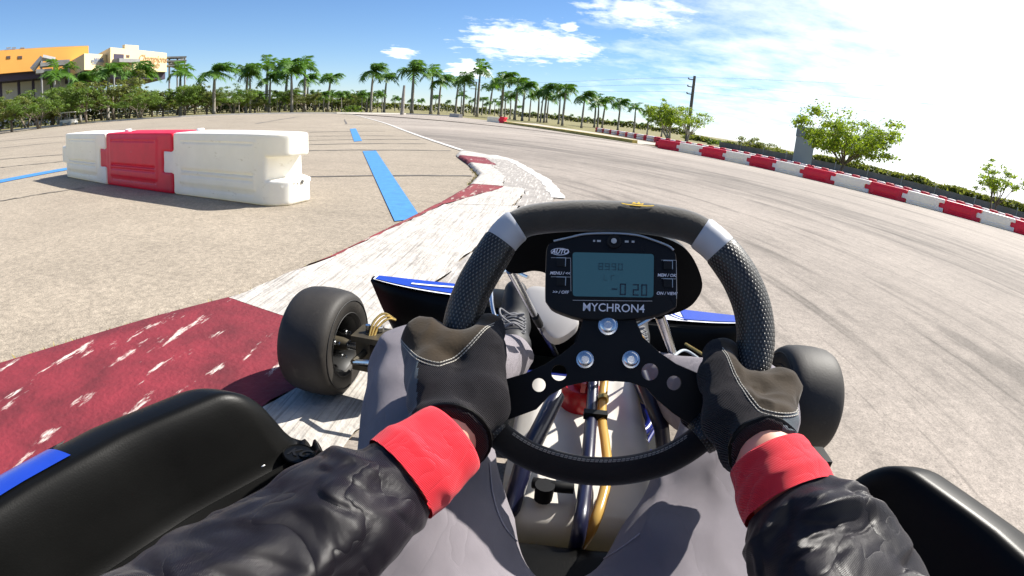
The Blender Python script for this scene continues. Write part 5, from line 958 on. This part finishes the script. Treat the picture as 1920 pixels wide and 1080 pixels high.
seam([(918, 868), (925, 930), (945, 985), (985, 1030), (1020, 1060)], trousers); seam([(1200, 1000), (1160, 1030), (1105, 1062), (1070, 1072)], trousers); seam([(1028, 1052), (1031, 1066), (1030, 1080)], trousers, 'fly_seam', M_seam, .0016); seam([(1005, 1050), (1028, 1060)], trousers, 'fly_seam', M_seam, .0014)
# shoes
def shoe(sx, ank):
    toe = ank+np.array((sx*.012, .150, .075)); heel = ank+np.array((0, -.015, -.075))
    ball = ank+np.array((sx*.008, .110, .005))
    def f(P): return su(.02, cone(P, ank+np.array((0, .005, -.01)), heel, .042, .032), cone(P, heel, ball+np.array((0, .0, -.02)), .032, .036), cone(P, ball, toe, .038, .030), cone(P, ank, ball, .040, .038))-.002*nz3(P, 60)
    o = sdf('shoe', f, ank+np.array((-.08, -.08, -.13)), ank+np.array((.09, .22, .14)), .0045, M_shoe, DR)
    mb = []
    for k in range(5):
        c = ank*(1-k/6)+ball*(k/6)+np.array((0, .012, 0)); a = trace(f, c+np.array((-.024, -.02, .12)), (0, .12, -1)); b_ = trace(f, c+np.array((.024, -.02, .12)), (0, .12, -1))
        MB().tube(spline([a+(0, 0, .002), (a+b_)/2+np.array((0, .004, .012 if k else .018)), b_+np.array((0, .008, .002))], 5), .0028, 7).build('lace', M_lace, o, True)
        for q in (a, b_): t = [q+np.array((math.cos(z)*.005, math.sin(z)*.005, .002)) for z in np.linspace(0, 6.283, 11)]; MB().tube(t, .0014, 5, False).build('eyelet', M_lace, o, True)
    a = trace(f, ank+np.array((0, .01, .12)), (0, .1, -1))
    MB().tube(spline([a, a+np.array((-.03, .0, .02)), a+np.array((-.035, .02, .03)), a+np.array((-.01, .02, .018)), a+np.array((.02, .03, .02)), a+np.array((.0, .02, .01))], 6), .0024, 7).build('lace_bow', M_lace, o, True)
    return o
shoe(-1, ankL+np.array((0, .045, .01))); shoe(1, ankR+np.array((0, .045, .01)))
# arms
WL3, WR3 = PD(838, 832, .412), PD(1440, 862, .418); cL0, cL1 = PD(834, 833, .408), PD(742, 906, .395); cR0, cR1 = PD(1446, 870, .414), PD(1486, 952, .402)
elL = PD(330, 1190, .42); elR = PD(1630, 1190, .40); shL, shR = V3((-.235, -1.13, .47)), V3((.205, -1.13, .47))
O_L = rim3[9*8]; O_R = rim3[142]
def bodyf(P): return su(.012, cone(P, WL3+nrm(O_L-WL3)*.02, cL1, .0285, .026), cone(P, cL1, elL, .025, .030), cone(P, elL, shL, .032, .045), cone(P, WR3+nrm(O_R-WR3)*.02, cR1, .0285, .026), cone(P, cR1, elR, .025, .030), cone(P, elR, shR, .032, .045), ell(P, (-.015, -1.17, .44), (.17, .10, .17)), ell(P, (-.012, -1.10, .28), (.155, .125, .17)), cone(P, (-.02, -1.18, .52), (-.045, -1.19, .66), .065, .055))
body = sdf('body', bodyf, (-.45, -1.32, .10), (.45, -.60, .72), .010, M_skin, DR)
def sleeve(name, pts, rads, m, folds, seed, seg=72, n_=14, thick=True):
    P = spline(pts, n_); k = len(P); t = np.linspace(0, len(rads)-1, k); rr = np.interp(t, range(len(rads)), rads); T, U, W = frames(P); v = []; uv = []
    A = 2*math.pi*np.arange(seg)/seg; Uv, Wv, Pv = np.array(U)[:, None], np.array(W)[:, None], np.array(P)[:, None]; d = Uv*np.cos(A)[None, :, None]+Wv*np.sin(A)[None, :, None]; p = Pv+d*rr[:, None, None]; S = np.linspace(0, 1, k)[:, None]; a = A[None]
    def rid(fs_, fa, o): n_ = vnoise(np.stack([S*fs_*np.ones_like(a)+1.4*np.cos(a+o)+.6*nz3(p, 20, o), np.cos(a)*fa+o+np.zeros_like(S), np.sin(a)*fa+S*2.5], -1)); return (1-np.sqrt((2*n_-1)**2+.02))
    fo = folds[1]*(2.0*rid(folds[0], 1.0, seed)+.55*rid(folds[0]*2.0, 1.7, seed+5)-1.0-.75*rid(folds[0]*1.6, 2.0, seed+11)**8)
    v = list((p+d*(fo*np.minimum(1, S*8))[..., None]).reshape(-1, 3))
    f = [(i*seg+j, i*seg+(j+1) % seg, (i+1)*seg+(j+1) % seg, (i+1)*seg+j) for i in range(k-1) for j in range(seg)]
    if thick: b = len(v); v += [P[0]+(np.array(v[j])-P[0])*.80+(P[min(3, k-1)]-P[0])*.6 for j in range(seg)]; f += [(j, b+j, b+(j+1) % seg, (j+1) % seg) for j in range(seg)]
    return mesh(name, v, f, m, DR, 'all')
sleeve('sleeve', [cL1+nrm(cL0-cL1)*.006, cL1+(elL-cL1)*.18, cL1+(elL-cL1)*.5, elL, elL*.5+shL*.5, shL], [.034, .042, .046, .053, .060, .070], M_jack, (7, .0098), 1.3, n_=30, seg=96)
sleeve('sleeve', [cR1+nrm(cR0-cR1)*.006, cR1+(elR-cR1)*.2, cR1+(elR-cR1)*.5, elR, elR*.5+shR*.5, shR], [.034, .041, .047, .054, .060, .070], M_jack, (6, .0102), 4.1, n_=30, seg=96)
def cuff(a, b_, ra, rb, seed): return sleeve('cuff', [a, a*.66+b_*.34, a*.33+b_*.67, b_], [ra, ra*1.04, rb*1.02, rb], M_cuff, (3, .0009), seed, 56, 8)
kL = cuff(cL0-nrm(cL1-cL0)*.007, cL1-nrm(cL1-cL0)*.004, .0325, .0370, 2.0); kR = cuff(cR0-nrm(cR1-cR0)*.005, cR1-nrm(cR1-cR0)*.003, .0325, .0365, 5.0)
# jacket torso
sdf('jacket', lambda P: su(.03, ell(P, (-.015, -1.17, .44), (.195, .118, .19)), ell(P, (-.012, -1.10, .29), (.175, .140, .17)), cone(P, shL, (0, -1.17, .50), .075, .09), cone(P, shR, (0, -1.17, .50), .075, .09))-.006*nz3(P, 14), (-.36, -1.34, .10), (.34, -.92, .66), .011, M_jack, DR)
hm = sdf('helmet', lambda P: su(.02, ell(P, (-.052, -1.185, .70), (.122, .150, .125)), ell(P, (-.052, -1.13, .63), (.095, .095, .07))), (-.2, -1.36, .53), (.1, -1.02, .85), .009, M_helm, DR)
# gloves
def glove(O, Wr, i, sgn, nm):
    t = nrm(rim3[(i-2) % nR_]-rim3[(i+2) % nR_]);
    if np.dot(t, WU) < 0: t = -t
    c = WN-t*np.dot(WN, t); c = nrm(c); o = nrm(np.cross(t, c));
    if np.dot(o, O-WC) < 0: o = -o
    Q = lambda a, b_, d: O+o*a+c*b_+t*d
    KI, KM, KR_, KP = Q(.023, .027, .038), Q(.027, .029, .017), Q(.029, .028, -.004), Q(.027, .024, -.024)
    w0 = Wr+nrm(O-Wr)*.012
    fing = []
    for K, d, s in ((KI, .040, 1.0), (KM, .018, 1.06), (KR_, -.004, 1.0), (KP, -.025, .88)):
        p1, p2, p3 = Q(.0335, -.010, d+.002), Q(.010, -.036, d), Q(-.020, -.032, d-.003); fing.append((K, p1, p2, p3, s))
    cmc = w0+(O-w0)*.38-o*.024+c*.004; mcp = Q(-.030, .024, .016); ip = Q(-.036, -.004, .036); tip = Q(-.022, -.028, .046)
    def f(P):
        d = su(.012, cone(P, w0, KI, .0235, .0175), cone(P, w0, KM, .0235, .0175), cone(P, w0, KR_, .0235, .017), cone(P, w0, KP, .0235, .0165), cone(P, w0, cmc, .0235, .0225), cone(P, cmc, mcp, .022, .0175))
        d = su(.014, d, cone(P, KI, Q(-.004, .032, .020), .0155, .0135), cone(P, Q(-.004, .032, .020), mcp, .0135, .0160))
        fg = None
        for K, p1, p2, p3, s in fing:
            e = su(.006, cone(P, K, p1, .0150*s, .0128*s), cone(P, p1, p2, .0128*s, .0118*s), cone(P, p2, p3, .0118*s, .0105*s)); fg = e if fg is None else np.minimum(fg, e)
        d = su(.009, d, fg); th = su(.008, cone(P, mcp, ip, .0175, .0140), cone(P, ip, tip, .0140, .0118)); d = su(.010, d, th)
        ax = nrm(O-Wr); s_ = (P-Wr)@ax; d = d-.0042*np.sin(s_*170+7*nz3(P, 20))*np.clip(1-s_/.060, 0, 1)-.0055*nz3(P, 30, 2.0)-.002*(1-np.abs(2*vnoise(P*70+3)-1))**2; d = np.maximum(d, -(s_-.004))
        return d
    k0 = .006
    def mi(C):
        q = C-O; a, b_, d = q@o, q@c, q@t; m_ = np.zeros(len(C), int); v_ = .30*np.abs(a)+10*a*a; m_[(d > k0+v_) & (b_ > -.005)] = 1; m_[(m_ == 0) & (a > .0185+.05*np.abs(d)) & (b_ > -.02)] = 2; return m_
    lo = np.minimum.reduce([O, Wr, mcp, KP])-.052; hi = np.maximum.reduce([O, Wr, mcp, KI])+.052
    g = sdf(nm, f, lo, hi, .0025, [M_glove, M_gsuede, M_ggrey], DR, mi)
    for off in (.0, .0032):
        P = []
        for a in np.linspace(-.044, .046, 40):
            d = k0+.30*abs(a)+10*a*a-off; s0 = Q(a, .10, d); q = trace(f, s0, -c)
            if abs(float(f(q[None])[0])) < .002 and (q-O)@c > -.004: P.append(q+c*.0006)
        if len(P) > 4: stitch('stitching', P, .00055, g, M_thread, .0034, .0027)
    ax = nrm(O-Wr); u1 = nrm(np.cross(ax, c)); u2 = np.cross(ax, u1); rp = [trace(f, Wr+ax*.0075+(u1*math.cos(z)+u2*math.sin(z))*.07, -(u1*math.cos(z)+u2*math.sin(z))) for z in np.linspace(0, 6.2832, 41)]; MB().tube(rp, .0022, 6, False).build('cuff_binding', M_blk, g, True)
    return g
glove(O_L, WL3, 72, -1, 'glove'); glove(O_R, WR3, 142, 1, 'glove')
